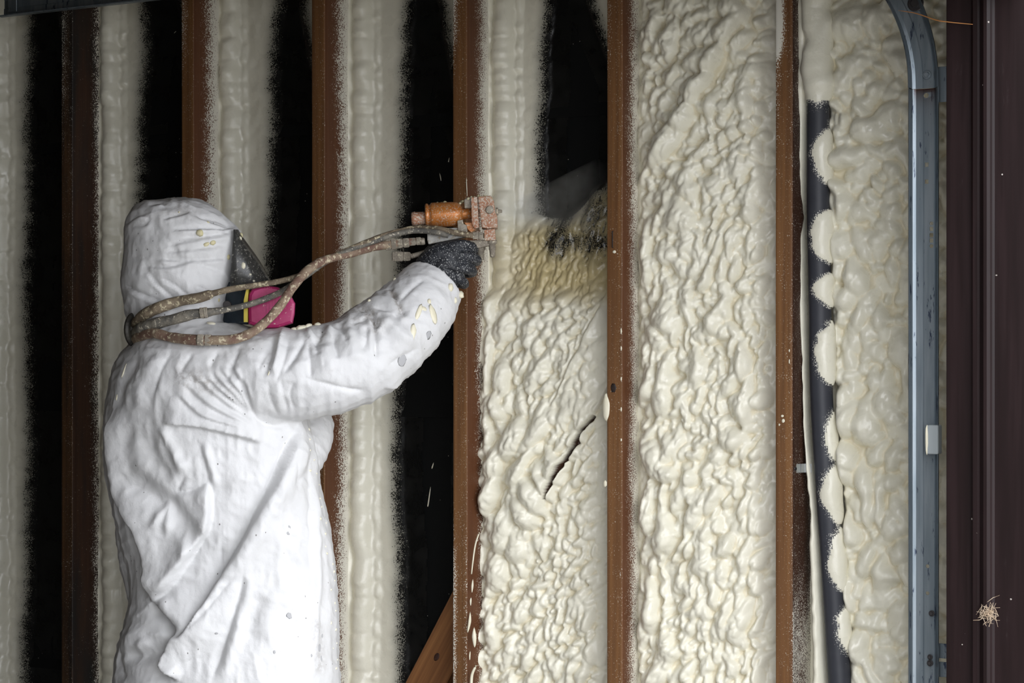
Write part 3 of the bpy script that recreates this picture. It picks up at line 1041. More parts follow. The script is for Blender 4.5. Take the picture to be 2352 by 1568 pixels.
# metal strap on the stud's side
st = empty('pipe_strap', at(1838, 1075, 0.05))
pts = [at(1827, 1075, 0.012), at(1848, 1075, 0.055), at(1860, 1075, 0.02)]
xs5 = PITCH * 5 + SW
bm = bmesh.new()
zc = at(1840, 1075, 0.04).z
path = [(xs5 + .001, 0.020), (xs5 + .002, 0.034), (xs5 + .0035, 0.05), (xs5 + .010, 0.062), (xs5 + .022, 0.064)]
prev = None
path = [(2.0660, 0.006), (2.0675, 0.020), (2.0700, 0.040), (2.0760, 0.050), (2.092, 0.052)]
vs = []
for x, y in path:
    vs.append([bm.verts.new((x, y, zc - .0095)), bm.verts.new((x, y, zc + .0095)), bm.verts.new((x + .0012, y - .0005, zc + .0095)), bm.verts.new((x + .0012, y - .0005, zc - .0095))])
for a, b in zip(vs, vs[1:]):
    for i in range(4): bm.faces.new((a[i], a[(i + 1) % 4], b[(i + 1) % 4], b[i]))
bm.faces.new(vs[0]); bm.faces.new(vs[-1][::-1])
bmesh.ops.recalc_face_normals(bm, faces=bm.faces[:])
bm_obj('strap_band', bm, M_ZINC2, st)
bm = bmesh.new(); add_cyl(bm, (2.0670, 0.0155, zc), (2.0715, 0.0140, zc), 0.0042, 10); bm_obj('screw_head', bm, M_BOLT, st)
tag(st, 'small zinc strap screwed to the side of the rightmost stud, holding the pipe', 'strap')

# ------------------------------------------------------------------ garage door track
trk = empty('garage_door_track', (2.427, -0.2, 0.0))
tag(trk, 'galvanised steel garage door track, upright beside the dark jamb, curving left at the top', 'door track')
XT, YT, ZT, RT = 2.427, -0.200, 1.946, 0.362
# rail section (along-wall offset, offset to the room) in mm
SEC = [(-28, -22), (-30.5, -20), (-31, -6), (-28, 0), (-22, 2.5), (-8, 3), (-6, 5), (14, 5), (17, 3), (24, -8), (29, -14), (29.5, -20)]
SEC2 = [(a, b + 1.6) for a, b in SEC][::-1]


def rail(name, frames, rust=None):
    """frames: (origin, dir of section x); the section's y is the room's -y"""
    ring = SEC + SEC2
    P = np.zeros((len(frames), len(ring), 3))
    for i, (o_, dx_) in enumerate(frames):
        for j, (a, b) in enumerate(ring):
            q = Vector(o_) + Vector(dx_) * (a * .001)
            P[i, j] = (q.x, YT + b * .001, q.z)
    P -= np.array(trk.location)
    R_ = np.zeros(P.shape[:2]) if rust is None else np.array([[rust(f[0][2], a) for a, b in ring] for f in frames])
    me = grid_mesh(name, P[:, ::1], None, {'rust': R_}, closed=True)
    bm = bmesh.new(); bm.from_mesh(me)
    bmesh.ops.holes_fill(bm, edges=[e for e in bm.edges if e.is_boundary], sides=0)
    bmesh.ops.recalc_face_normals(bm, faces=bm.faces[:])
    for f in bm.faces: f.smooth = False
    bm.to_mesh(me); bm.free()
    return link(name, me, M_ZINC, trk)


zt = at(2128, 203, YT).z
rs = lambda z, a: math.exp(-max(zt - z, 0) / 0.022) * (1.0 if a > -24 and a < 22 else 0.0)
vr = rail('upright_rail', [((XT, 0, z), (1, 0, 0)) for z in list(np.linspace(0.03, zt - .1, 8)) + list(np.linspace(zt - .09, zt, 14))], rs)
# holes punched through the web
HOLES = [(2128, 378, 's'), (2128, 417, 's'), (2139, 513, 'c'), (2139, 525, 's'), (2139, 540, 's'), (2139, 552, 's'), (2139, 565, 'c'), (2127, 219, 'C'), (2130, 1300, 'c'), (2130, 1362, 'c')]
cutm = bmesh.new()
for u, v, k in HOLES:
    p = at(u, v, YT + .004) - Vector(trk.location)
    if k == 's': add_box(cutm, (p.x - .0036, p.y - .02, p.z - .0042), (p.x + .0036, p.y + .02, p.z + .0042))
    else: add_cyl(cutm, (p.x, p.y - .02, p.z), (p.x, p.y + .02, p.z), .0052 if k == 'C' else .0038, 14, 0.0)
cm = bpy.data.meshes.new('cut'); bmesh.ops.recalc_face_normals(cutm, faces=cutm.faces[:]); cutm.to_mesh(cm); cutm.free()
co = link('cut', cm); co.parent = trk
bmod = vr.modifiers.new('holes', 'BOOLEAN'); bmod.operation = 'DIFFERENCE'; bmod.object = co; bmod.solver = 'EXACT'
nm = modified(vr, True)
vr.modifiers.clear(); vr.data = nm
bpy.data.objects.remove(co)
fr_ = []
for i in range(25):
    a = (math.pi / 2) * i / 24
    fr_.append(((XT - RT * (1 - math.cos(a)), 0, ZT + RT * math.sin(a) - 0.0), (math.cos(a), 0, math.sin(a))))
fr_ = [((XT, 0, zt + .0005), (1, 0, 0))] + [f for f in fr_ if f[0][2] > zt + .002]
YT -= 0.0022                                   # the bend laps over the upright's end
cr_ = rail('curved_rail', fr_)
YT += 0.0022
xe = -0.016
rail('horizontal_rail', [((x, 0, ZT + RT + .0005 + (XT - RT - x) * 0.004), (0, 0, 1)) for x in np.linspace(XT - RT - 0.002, xe, 14)])
lt = Vector(trk.location)
M_PALE = simple('pale_fixing', (0.62, 0.58, 0.44), 0.5)
# angle brackets to the front wall, bolts, hanger
for nm_, v0, v1 in (('bracket', 152, 234), ('bracket', 1478, 1512), ('bracket', 1520, 1555)):
    a, b = at(2152, v1, YT), at(2152, v0, YT)
    bm = bmesh.new()
    add_box(bm, (XT + .012, YT + .008, a.z), (2.4995, YT + .0105, b.z), 0.0006, 1)
    add_box(bm, (2.4965, YT + .008, a.z), (2.4995, YT + .055, b.z), 0.0006, 1)
    bo = bm_obj(nm_, bm, M_ZINC, trk)
    zc = (a.z + b.z) / 2
    for zz in ((zc + .018, zc - .024) if b.z - a.z > .06 else (zc,)):
        bm = bmesh.new()
        add_cyl(bm, (2.474, YT + .0085, zz), (2.474, YT + .0055, zz), .0052, 12)
        bm_obj('bracket_screw', bm, M_PALE).parent = bo
for u, v, rr in ((2104, 8, .011), (2130, 172, .006), (2141, 1408, .004), (2137, 1508, .0035), (2137, 1522, .0042)):
    p = at(u, v, YT + .002)
    bm = bmesh.new()
    add_cyl(bm, (p.x, YT + .002, p.z), (p.x, YT - .006, p.z), rr, 6, .2)
    add_cyl(bm, (p.x, YT + .001, p.z), (p.x, YT - .002, p.z), rr * 1.5, 18, .1)
    bm_obj('bolt', bm, M_BOLT if v != 172 else M_ZINC, trk)
bm = bmesh.new()
add_box(bm, (xe + .02, YT - .004, ZT + RT + .03), (xe + .05, YT + .0, TOP), .0008, 1)
add_box(bm, (xe + .02, YT - .004, ZT + RT - .01), (xe + .05, YT - .001, ZT + RT + .034), .0008, 1)
bm_obj('ceiling_hanger', bm, M_ZINC, trk)
# nylon block with a foam smear clipped on the rail
p = at(2147, 1008, YT)
bm = bmesh.new()
za, zb = at(2147, 1042, YT).z, at(2147, 975, YT).z
add_box(bm, (p.x - .009, YT - .022, za), (p.x + .0135, YT + .004, zb), .0035, 3)
blk = bm_obj('rail_clip', bm, simple('grey_plastic', (0.30, 0.33, 0.34), 0.5), trk)
tag(blk, 'grey clip with a cream foam smear')
bm = bmesh.new(); add_blob(bm, Vector((p.x - .0095, YT - .020, (za + zb) / 2)), (.0035, .004, .029), 3, .15)
o = bm_obj('foam_smear', bm, M_SPLAT, None, True); o.parent = blk

# ------------------------------------------------------------------ small things by the jamb
tuft = bmesh.new()
p = at(2268, 1410, JY - .018)
rr = random.Random(5)
for i in range(70):
    a = Vector((rr.gauss(0, .006), rr.gauss(0, .003), rr.gauss(0, .008)))
    dd = Vector((rr.gauss(0, 1), rr.gauss(0, .4), rr.gauss(0, 1))).normalized() * rr.uniform(.006, .017)
    add_tube(tuft, [p + a - dd, p + a + Vector((rr.gauss(0, .002), 0, rr.gauss(0, .002))), p + a + dd], [.0003, .0006, .0003], 4)
tag(bm_obj('straw_tuft', tuft, simple('dry_straw', (0.36, 0.26, 0.17), 0.7, c2=(0.5, 0.4, 0.3), scale=80)),
    'small tangled tuft of dry straw stuck on the brown jamb moulding', 'straw')
bm = bmesh.new()
pp = smooth_path([at(2064, 24, -.245)[:], at(2105, 31, -.27)[:], at(2150, 46, -.30)[:], at(2182, 51, -.312)[:], at(2234, 56, -.318)[:]], 6)
add_tube(bm, pp, [.0006 + .0006 * math.sin(math.pi * i / (len(pp) - 1)) for i in range(len(pp))], 6)
tag(bm_obj('straw_strand', bm, simple('orange_straw', (0.50, 0.22, 0.07), 0.6)), 'thin orange straw strand stretched between the door track and the jamb', 'straw')

# ------------------------------------------------------------------ the worker
ZP = 4.30                                      # camera depth of the worker's middle
M_SKIN = simple('skin', (0.42, 0.24, 0.17), 0.55)


def tyvek_material():
    nt = NT('white_coverall_fabric')
    c = nt.mix(nt.ramp(nt.noise(7.0, 4.0, 0.6), 0.35, 0.7), (0.72, 0.72, 0.725), (0.66, 0.66, 0.66))
    grime = nt.math('MULTIPLY', nt.attr('grime'), nt.ramp(nt.noise(55.0, 5.0, 0.7), 0.38, 0.62))
    c = nt.mix(grime, c, (0.20, 0.165, 0.13))
    v = nt.n('ShaderNodeTexVoronoi', feature='F1')
    v.inputs['Scale'].default_value = 55.0
    nt.l(nt.coord((1, 1, 0.7)), v.inputs['Vector'])
    fl = nt.math('MULTIPLY', nt.math('LESS_THAN', v.outputs['Distance'], 0.085), nt.math('GREATER_THAN', nt.noise(13.0, 1.0), 0.57))
    c = nt.mix(nt.math('MULTIPLY', fl, 0.8), c, (0.12, 0.11, 0.10))
    nt.base(c)
    nt.set(0.55, 0.0, 0.3)
    a = nt.noise(38.0, 5.0, 0.62)
    nt.bump(a, 0.35, 0.006)
    return nt.m


M_TYVEK = tyvek_material()


def ringz(bm, rows, n=28, z_of=None):
    """loft of horizontal slices: (v, uL, uR, depth centre, half depth)"""
    rows = smooth_path(rows, 4)
    rings = []
    for v, ul, ur, dc, hd in rows:
        uc, hw = (ul + ur) / 2, (ur - ul) / 2
        ring = []
        for i in range(n):
            a = 2 * math.pi * i / n
            ca, sa = math.cos(a), math.sin(a)
            e = 0.85
            ca_, sa_ = math.copysign(abs(ca) ** e, ca), math.copysign(abs(sa) ** e, sa)
            ring.append(bm.verts.new(atz(uc + hw * ca_, v, ZP + dc - hd * sa_)))
        rings.append(ring)
    for r0, r1 in zip(rings, rings[1:]):
        for i in range(n):
            bm.faces.new((r0[i], r0[(i + 1) % n], r1[(i + 1) % n], r1[i]))
    bm.faces.new(rings[0]); bm.faces.new(rings[-1][::-1])


def limb(bm, rows, n=24):
    """loft along a bent line: (u, v, depth offset, half width px, half depth m)"""
    rows = smooth_path(rows, 4)
    ctr = [atz(r[0], r[1], ZP + r[2]) for r in rows]
    fw = Vector((FX, FY, 0))
    rings = []
    for i, r in enumerate(rows):
        d = (ctr[min(i + 1, len(ctr) - 1)] - ctr[max(i - 1, 0)]).normalized()
        b = (fw - d * fw.dot(d)).normalized()
        a = d.cross(b)
        hw = r[3] / F * (ZP + r[2])
        rings.append([bm.verts.new(ctr[i] + a * hw * math.cos(2 * math.pi * k / n) + b * r[4] * math.sin(2 * math.pi * k / n)) for k in range(n)])
    for r0, r1 in zip(rings, rings[1:]):
        for i in range(n):
            bm.faces.new((r0[i], r0[(i + 1) % n], r1[(i + 1) % n], r1[i]))
    bm.faces.new(rings[0]); bm.faces.new(rings[-1][::-1])


HOOD = [(455, 385, 432, 0, .03), (461, 338, 462, 0, .06), (474, 308, 486, 0, .085), (498, 292, 516, 0, .105), (528, 287, 549, 0, .115), (545, 286, 553, 0, .118),
        (575, 285, 547, 0, .122), (610, 282, 540, 0, .125), (645, 278, 533, 0, .125), (680, 283, 525, 0, .120), (712, 288, 519, 0, .115), (745, 295, 514, 0, .115), (790, 300, 520, 0, .12), (830, 320, 520, 0, .12)]
TORSO = [(742, 340, 545, 0, .10), (760, 318, 600, 0, .14), (785, 298, 640, 0, .18), (820, 271, 668, 0, .205), (880, 250, 690, 0, .215), (950, 239, 708, .005, .215), (1020, 237, 721, .01, .21),
         (1100, 243, 735, .01, .205), (1180, 256, 752, .01, .20), (1230, 270, 762, .01, .20), (1300, 288, 770, .01, .20), (1370, 298, 775, .01, .205), (1420, 288, 778, .01, .21),
         (1490, 268, 780, .01, .215), (1568, 260, 782, .01, .22), (1640, 262, 782, .01, .215), (1690, 268, 780, .01, .20)]
ARM = [(455, 890, -.04, 104, .11), (525, 880, -.09, 110, .12), (610, 866, -.115, 111, .115), (700, 858, -.12, 106, .11), (780, 842, -.11, 104, .108), (850, 806, -.09, 103, .105),
       (905, 762, -.06, 98, .098), (950, 716, -.025, 90, .088), (985, 673, .005, 78, .075), (1003, 651, .02, 71, .066)]
LARM = [(520, 890, .12, 90, .10), (600, 920, .17, 90, .085), (670, 955, .17, 78, .08), (700, 985, .13, 66, .07), (690, 1040, .06, 60, .06), (660, 1080, .02, 50, .055)]

sb = bmesh.new()
ringz(sb, HOOD)
ringz(sb, TORSO)
limb(sb, ARM)
limb(sb, LARM)
for s_ in (-1, 1):
    dc = .105 * s_ + .01
    ringz(sb, [(1600, 285 if s_ > 0 else 268, 775 if s_ > 0 else 760, dc * .9, .125), (1700, 300, 760, dc, .125), (1800, 330, 740, dc, .115), (1950, 370, 690, dc * 1.05, .10), (2100, 405, 650, dc * 1.1, .09), (2215, 430, 625, dc * 1.15, .08)])
# loose tail of the suit behind the waist
ringz(sb, [(1200, 262, 330, .06, .06), (1240, 264, 345, .06, .07), (1300, 276, 350, .06, .07), (1350, 288, 345, .06, .05), (1388, 298, 320, .06, .02)], 16)
suit = remeshed(sb, 0.0040, 6, 0.5)

P = get_co(suit)
N = get_no(suit)
U, V, Zc = proj(P)
toC = np.array(CAM) - P
toC /= np.linalg.norm(toC, axis=1)[:, None]
facing = sstep(-0.05, 0.45, (N * toC).sum(1))
disp = np.zeros(len(P))


def z3(*pts): return [(200 + x / 1.989, 780 + y / 1.989) for x, y in pts]
def z8(*pts): return [(600 + x / 3.92, 600 + y / 3.92) for x, y in pts]
def z1(*pts): return [(230 + x / 3.92, 420 + y / 3.92) for x, y in pts]


def fold(pts, w, a, sharp=True, taper=0.25, lim=None):
    """crease (a < 0) or ridge (a > 0), w in pixels, a in mm"""
    global disp
    pts = smooth_path(pts, 5)[:, :2] if len(pts) > 2 else pts
    x0, x1 = min(p[0] for p in pts) - 5 * w, max(p[0] for p in pts) + 5 * w
    y0, y1 = min(p[1] for p in pts) - 5 * w, max(p[1] for p in pts) + 5 * w
    m = np.where((U > x0) & (U < x1) & (V > y0) & (V < y1) & (facing > 0))[0]
    if not len(m): return
    d, p, s = seg_dist(U[m], V[m], pts)
    f = np.exp(-(d / w)) if sharp else np.exp(-(d / w) ** 2)
    tp = sstep(0, taper, p + 0.04) * sstep(1, 1 - taper, p - 0.04)
    disp[m] += 1.35 * a * 0.001 * f * tp * facing[m]


def step(pts, w, a, side=1, taper=0.15):
    """one side of the line stands proud by a mm, dying away over w pixels: an overlapping fold"""
    global disp
    pts = smooth_path(pts, 5)[:, :2] if len(pts) > 2 else pts
    x0, x1 = min(p[0] for p in pts) - 3 * w, max(p[0] for p in pts) + 3 * w
    y0, y1 = min(p[1] for p in pts) - 3 * w, max(p[1] for p in pts) + 3 * w
    m = np.where((U > x0) & (U < x1) & (V > y0) & (V < y1) & (facing > 0))[0]
    if not len(m): return
    d, p, s = seg_dist(U[m], V[m], pts)
    g = s * side * np.minimum(d / 4.0, 1)
    f = np.where(g > 0, g, 0.55 * g) * np.exp(-(d / w) ** 1.5)
    tp = sstep(0, taper, p + 0.03) * sstep(1, 1 - taper, p - 0.03)
    disp[m] += 1.7 * a * 0.001 * f * tp * facing[m]


# armpit and shoulder
fold(z3((700, 150), (722, 230), (745, 310), (790, 370), (880, 395), (985, 368)), 9, -11)
for a in (((430, 205), (560, 310), (720, 390)), ((470, 165), (620, 290), (765, 385)), ((520, 165), (660, 285), (750, 360)), ((600, 140), (690, 250), (738, 330)),
          ((400, 250), (520, 350), (700, 405)), ((640, 110), (705, 210), (740, 300)), ((560, 150), (680, 275), (745, 345))):
    fold(z3(*a), 5, -6)
    fold([(x + 7, y - 5) for x, y in z3(*a)], 6, 4, False)
step(z3((340, 385), (520, 402), (700, 445), (800, 475)), 40, 8, -1)
fold(z3((340, 385), (395, 500), (452, 612)), 12, 9, False)
fold(z3((452, 612), (415, 690), (500, 680), (560, 640)), 7, -7)
fold(z3((510, 470), (545, 590), (560, 700), (548, 870)), 6, -6)
fold(z3((530, 470), (570, 590), (585, 690)), 10, 5, False)
# long diagonal sweeps across the back
step(z3((975, 385), (925, 490), (860, 640), (770, 800), (690, 950), (580, 1120), (450, 1330), (395, 1365)), 46, 13, -1)
fold(z3((975, 385), (920, 500), (850, 650), (770, 800), (680, 960), (570, 1130), (450, 1335)), 9, -10)
fold(z3((1000, 420), (950, 560), (860, 740), (760, 930), (650, 1120)), 20, 6, False)
step(z3((560, 640), (565, 780), (545, 880), (480, 975), (390, 1110), (305, 1195)), 42, 12, 1)
fold(z3((548, 870), (480, 985), (380, 1115), (310, 1190)), 9, -9)
fold(z3((720, 1040), (695, 1180), (640, 1350), (570, 1560)), 10, -10)
fold(z3((745, 1060), (720, 1200), (670, 1370), (600, 1560)), 16, 6, False)
fold(z3((610, 940), (604, 1060), (585, 1110)), 6, -6)
fold(z3((700, 1050), (640, 1120), (500, 1290), (400, 1370)), 8, -6)
fold(z3((160, 590), (250, 670), (360, 750), (480, 870), (545, 885)), 22, -13, False)
fold(z3((165, 590), (190, 660), (290, 720), (360, 790)), 10, -6)
fold(z3((270, 430), (315, 560), (390, 640)), 16, -7, False)
fold(z3((300, 870), (360, 765), (375, 890)), 9, 6, False)
fold(z3((470, 910), (440, 1010), (340, 1160)), 14, 6, False)
# butt: deep pocket under the tip, then the lower ridge
fold(z3((300, 1200), (345, 1270), (388, 1320), (385, 1370)), 16, -15, False)
step(z3((300, 1195), (390, 1310), (388, 1365), (350, 1460), (352, 1510), (420, 1560)), 44, 13, -1)
fold(z3((170, 1430), (240, 1440), (330, 1420), (360, 1450)), 18, -12, False)
fold(z3((140, 1400), (150, 1480), (165, 1560)), 8, -9)
fold(z3((230, 1290), (200, 1400), (290, 1390)), 16, 6, False)
# left outline: the back falls away behind a long ridge
step(z3((118, 320), (112, 480), (135, 690), (180, 790), (232, 880), (272, 1010), (298, 1190)), 34, 16, -1)
fold(z3((118, 320), (112, 480), (135, 690), (232, 880), (275, 1010), (298, 1190)), 7, -9)
fold(z3((200, 380), (180, 520), (200, 640)), 14, -5, False)
fold(z3((240, 60), (180, 180), (130, 330)), 10, -5, False)
fold(z3((330, 60), (250, 200), (235, 330)), 14, 4, False)
# front placket
fold(z3((1000, 400), (1035, 600), (1045, 800), (1050, 1100), (1035, 1400), (1030, 1568)), 8, 6, False)
fold(z3((985, 400), (1010, 600), (1015, 800), (1020, 1100)), 6, -4)
fold(z3((930, 540), (950, 640), (1000, 600)), 8, -4)
fold(z3((800, 1150), (740, 1300), (760, 1420)), 20, -5, False)
fold(z3((860, 1150), (830, 1300), (860, 1400)), 20, 4, False)
for a in (((840, 20), (800, 90), (780, 150)), ((700, 30), (660, 120), (640, 200)), ((600, 50), (560, 130)), ((480, 60), (420, 150)), ((380, 50), (330, 150), (300, 260))):
    fold(z3(*a), 7, -5)
# sleeve
for a, w, h in ((((400, 690), (290, 880), (205, 1000)), 6, -9), (((420, 720), (440, 900), (450, 1060)), 6, -7), (((645, 670), (670, 780), (692, 880)), 6, -6),
                (((940, 420), (1000, 480), (1032, 700), (1042, 890)), 6, -9), (((840, 430), (930, 425), (1000, 490), (1060, 600)), 7, -9), (((1150, 240), (1220, 330), (1260, 400), (1300, 500)), 8, -11),
                (((690, 560), (740, 640), (782, 725)), 6, -6), (((340, 1040), (600, 1110), (880, 1170), (960, 1130)), 6, -6), (((480, 690), (512, 850)), 6, -6),
                (((110, 690), (70, 880), (20, 1040)), 9, -9), (((200, 600), (150, 800), (100, 1000)), 8, 7), (((250, 700), (200, 900), (120, 1120)), 8, -5), (((560, 570), (530, 680), (480, 760)), 7, -6),
                (((1250, 345), (1350, 250), (1460, 165)), 5, -5), (((1050, 290), (1120, 240), (1200, 240)), 6, -6), (((800, 560), (860, 540), (960, 490)), 7, -5),
                (((950, 560), (945, 720), (900, 800)), 7, -5), (((1000, 400), (1150, 430), (1270, 540)), 7, -5), (((1430, 780), (1300, 850), (1130, 960)), 9, -5),
                (((1380, 1080), (1250, 1110), (1100, 1130)), 8, 5), (((300, 1080), (260, 1200), (300, 1350)), 9, -5), (((170, 1060), (200, 1220), (250, 1380)), 9, -5), (((60, 1080), (80, 1250), (160, 1400)), 9, -5)):
    fold(z8(*a), w, h)
fold(z8((1070, 470), (1250, 650), (1385, 740)), 14, 7, False)
fold(z8((560, 740), (600, 900), (640, 1000)), 20, 5, False)
fold(z8((760, 600), (820, 760), (850, 900)), 18, 5, False)
fold(z8((1100, 560), (1150, 700), (1140, 850)), 18, -4, False)
fold(z8((460, 640), (420, 690)), 12, 7, False)
fold(z8((640, 590), (600, 660)), 10, 6, False)
# hood: pleats gathered to the front corner
for a, h in ((((1235, 405), (1000, 345), (850, 275)), -6), (((1225, 412), (950, 402), (640, 420)), -7), (((1230, 430), (960, 470), (700, 500)), -6), (((1190, 465), (900, 500), (600, 560)), -5),
             (((1215, 395), (1050, 330), (900, 300)), -4), (((1160, 668), (880, 692), (480, 682)), -5), (((390, 742), (620, 748), (860, 690)), -6), (((520, 850), (640, 905), (750, 985), (860, 1065)), -6),
             (((400, 745), (480, 880), (640, 1035), (700, 1080)), -6), (((215, 920), (400, 1015), (560, 1080)), -7), (((430, 285), (425, 360), (300, 395)), -4), (((860, 930), (940, 960), (1010, 995)), -4),
             (((1180, 540), (900, 590), (520, 620)), -3), (((230, 390), (330, 300), (430, 285)), -5), (((560, 330), (700, 280), (830, 260)), -4), (((440, 200), (560, 180), (580, 260)), -4),
             (((850, 690), (980, 760), (1130, 800)), -3)):
    fold(z1(*a), 4.5, h)
    fold([(x, y + 7) for x, y in z1(*a)], 5, -h * .45, False)
# cloth crumple everywhere
cr3 = lambda s, k: vnoise(P[:, 0] + 0.7 * P[:, 1], P[:, 2] + 0.5 * P[:, 1], s, k) - 0.5
disp += 0.006 * (0.5 - np.abs(cr3(0.060, 90)) * 2) * 0.8 + 0.0030 * (0.5 - np.abs(cr3(0.026, 91)) * 2) + 0.0012 * (0.5 - np.abs(cr3(0.012, 92)) * 2)
P = P + N * disp[:, None]
set_co(suit, P)
g = np.zeros(len(P))


def dirty(pts, w, a):
    d, p, s = seg_dist(U, V, pts)
    np.maximum(g, a * np.exp(-(d / w) ** 2), out=g)


dirty(z8((880, 430), (990, 470), (1050, 580)), 14, .75)
dirty(z8((1170, 250), (1240, 370), (1280, 470)), 8, .8)
dirty(z8((760, 480), (860, 450), (960, 460)), 22, .55)
dirty(z8((560, 640), (540, 690)), 9, .5)
dirty(z3((440, 170), (560, 200)), 26, .45)
dirty(z3((560, 190), (640, 230)), 14, .35)
dirty(z1((600, 200), (760, 210)), 34, .35)
dirty(z1((280, 340), (380, 340)), 16, .2)
dirty(z3((1040, 1300), (1060, 1500)), 14, .35)
a_ = suit.attributes.new('grime', 'FLOAT', 'POINT')
a_.data.foreach_set('value', g.astype(np.float32))
suit.polygons.foreach_set('use_smooth', np.ones(len(suit.polygons), bool))

# the body inside: one skin surface
J = {}
def jv(n, u, v, d, r): J[n] = (atz(u, v, ZP + d), r)
jv('pelvis', 520, 1500, .01, .115); jv('waist', 500, 1280, .01, .105); jv('chest', 480, 1020, 0, .125); jv('top', 460, 850, 0, .10); jv('neck', 440, 770, 0, .056)
jv('skull_low', 452, 690, 0, .070); jv('skull', 432, 590, 0, .090); jv('crown', 420, 520, 0, .062); jv('face', 500, 660, 0, .045); jv('nose', 535, 640, 0, .014)
jv('rsh', 520, 880, -.12, .062); jv('relb', 840, 835, -.10, .045); jv('rwr', 985, 680, 0, .030); jv('rhand', 1015, 640, .02, .028)
jv('lsh', 500, 890, .13, .062); jv('lelb', 680, 985, .15, .044); jv('lwr', 668, 1090, .02, .030)
jv('rhip', 520, 1560, -.10, .090); jv('rkn', 530, 1850, -.11, .058); jv('rank', 520, 2190, -.12, .040); jv('rtoe', 640, 2255, -.13, .034)
jv('lhip', 520, 1560, .12, .090); jv('lkn', 540, 1850, .13, .058); jv('lank', 530, 2190, .14, .040); jv('ltoe', 650, 2255, .15, .034)
names = list(J)
E = [('pelvis', 'waist'), ('waist', 'chest'), ('chest', 'top'), ('top', 'neck'), ('neck', 'skull_low'), ('skull_low', 'skull'), ('skull', 'crown'), ('skull_low', 'face'), ('face', 'nose'),
     ('top', 'rsh'), ('rsh', 'relb'), ('relb', 'rwr'), ('rwr', 'rhand'), ('top', 'lsh'), ('lsh', 'lelb'), ('lelb', 'lwr'),
     ('pelvis', 'rhip'), ('rhip', 'rkn'), ('rkn', 'rank'), ('rank', 'rtoe'), ('pelvis', 'lhip'), ('lhip', 'lkn'), ('lkn', 'lank'), ('lank', 'ltoe')]
me = bpy.data.meshes.new('person')
me.from_pydata([J[n][0] for n in names], [(names.index(a), names.index(b)) for a, b in E], [])
o = link('tmp_body', me)
o.modifiers.new('s', 'SKIN')
sv = o.data.skin_vertices[0].data
for i, n_ in enumerate(names):
    sv[i].radius = (J[n_][1], J[n_][1])
    sv[i].use_root = (n_ == 'pelvis')
md = o.modifiers.new('ss', 'SUBSURF'); md.levels = md.render_levels = 2
bme = modified(o)
foot = atz(520, 2295, ZP)
foot.z = 0
person = link('person', bme, M_SKIN, None, True)
person.location = foot
for vtx in bme.vertices: vtx.co -= foot
tag(person, 'worker in white hooded coverall and respirator, arm stretched out, spraying foam on the wall', 'person')
suit_o = keep(link('coverall', suit, M_TYVEK), person)
bvh = BVHTree.FromPolygons([tuple(v.co) for v in suit.vertices], [tuple(p.vertices) for p in suit.polygons])


def on_suit(u, v):
    for q in range(16):                        # step inwards until the cloth is met
        dirv = atz(u, v, 1.0) - Vector(CAM)
        h = bvh.ray_cast(Vector(CAM), dirv.normalized(), 8)
        if h[0] is not None: return h[0], h[1]
        cu, cv = (960, 730) if u > 800 and v < 720 else (520, 1000) if v > 790 else (800, 840) if u > 600 else (420, 600)
        l_ = math.hypot(cu - u, cv - v)
        u, v = u + 2.5 * (cu - u) / l_, v + 2.5 * (cv - v) / l_
    return None, None


# foam stuck on the suit
def suit_splat(u, v, a, b, lean=0.0, t=.45, mat=None):
    p, nn = on_suit(u, v)
    if p is None: return None
    bm = bmesh.new()
    x = Vector((RX, RY, 0)); x = (x - nn * x.dot(nn)).normalized(); y = nn.cross(x)
    ca, sa = math.cos(lean), math.sin(lean)
    x, y = x * ca + y * sa, y * ca - x * sa
    M = Matrix((x, y, nn)).transposed().to_4x4()
    s_ = p and (ZP - .1) / F
    add_blob(bm, p, (a * s_, b * s_, min(a, b) * s_ * t), 2, .25, M)
    return bm_obj('foam_splat', bm, mat or M_SPLAT, person, True)


M_YFOAM = simple('yellowed_foam', (0.62, 0.56, 0.32), 0.5, c2=(0.70, 0.65, 0.45), scale=60)
for a in ((459, 535, 9, 8, 0, .7), (474, 561, 8, 5, .3, .7), (489, 557, 8, 6, -.3, .7), (478, 510, 4, 3, 0, .6), (525, 590, 6, 7, 0, .6), (503, 689, 3, 5, 0, .5), (411, 487, 2, 2, 0, 1), (557, 539, 6, 8, 0, 1)):
    suit_splat(*a, mat=M_YFOAM)
for a in ((986, 692, 5, 7, 0, .7), (949, 762, 8, 20, -.1, .5), (961, 718, 6, 22, -.35, .5), (972, 708, 12, 6, .2, .4), (995, 722, 10, 24, .35, .35), (848, 690, 4, 4, 0, .8), (1035, 660, 8, 10, 0, .7), (1046, 690, 5, 8, 0, .8),
          (700, 740, 12, 7, 1.0, .9), (688, 748, 14, 8, .8, .8), (664, 735, 8, 8, 0, .8), (730, 746, 8, 9, 0, .8), (652, 738, 8, 6, 0, .6), (617, 857, 2, 8, -.3, .6), (285, 850, 3, 18, -.45, .6), (268, 912, 3, 8, -.2, .6), (485, 742, 11, 7, 0, .4),
          (1058, 676, 9, 12, .9, .8), (899, 628, 5, 6, 0, .8)):
    suit_splat(*a)
rr = random.Random(11)
for i in range(26):
    v = 985 + i * 22
    u = np.interp(v, [960, 1020, 1080, 1150, 1230, 1330, 1568], [714, 721, 727, 744, 759, 771, 779]) - rr.uniform(1, 14)
    suit_splat(u, v + rr.uniform(-8, 8), rr.uniform(2, 4), rr.uniform(2, 4), 0, .8)
M_STAIN = simple('grey_stain', (0.42, 0.42, 0.43), 0.6)
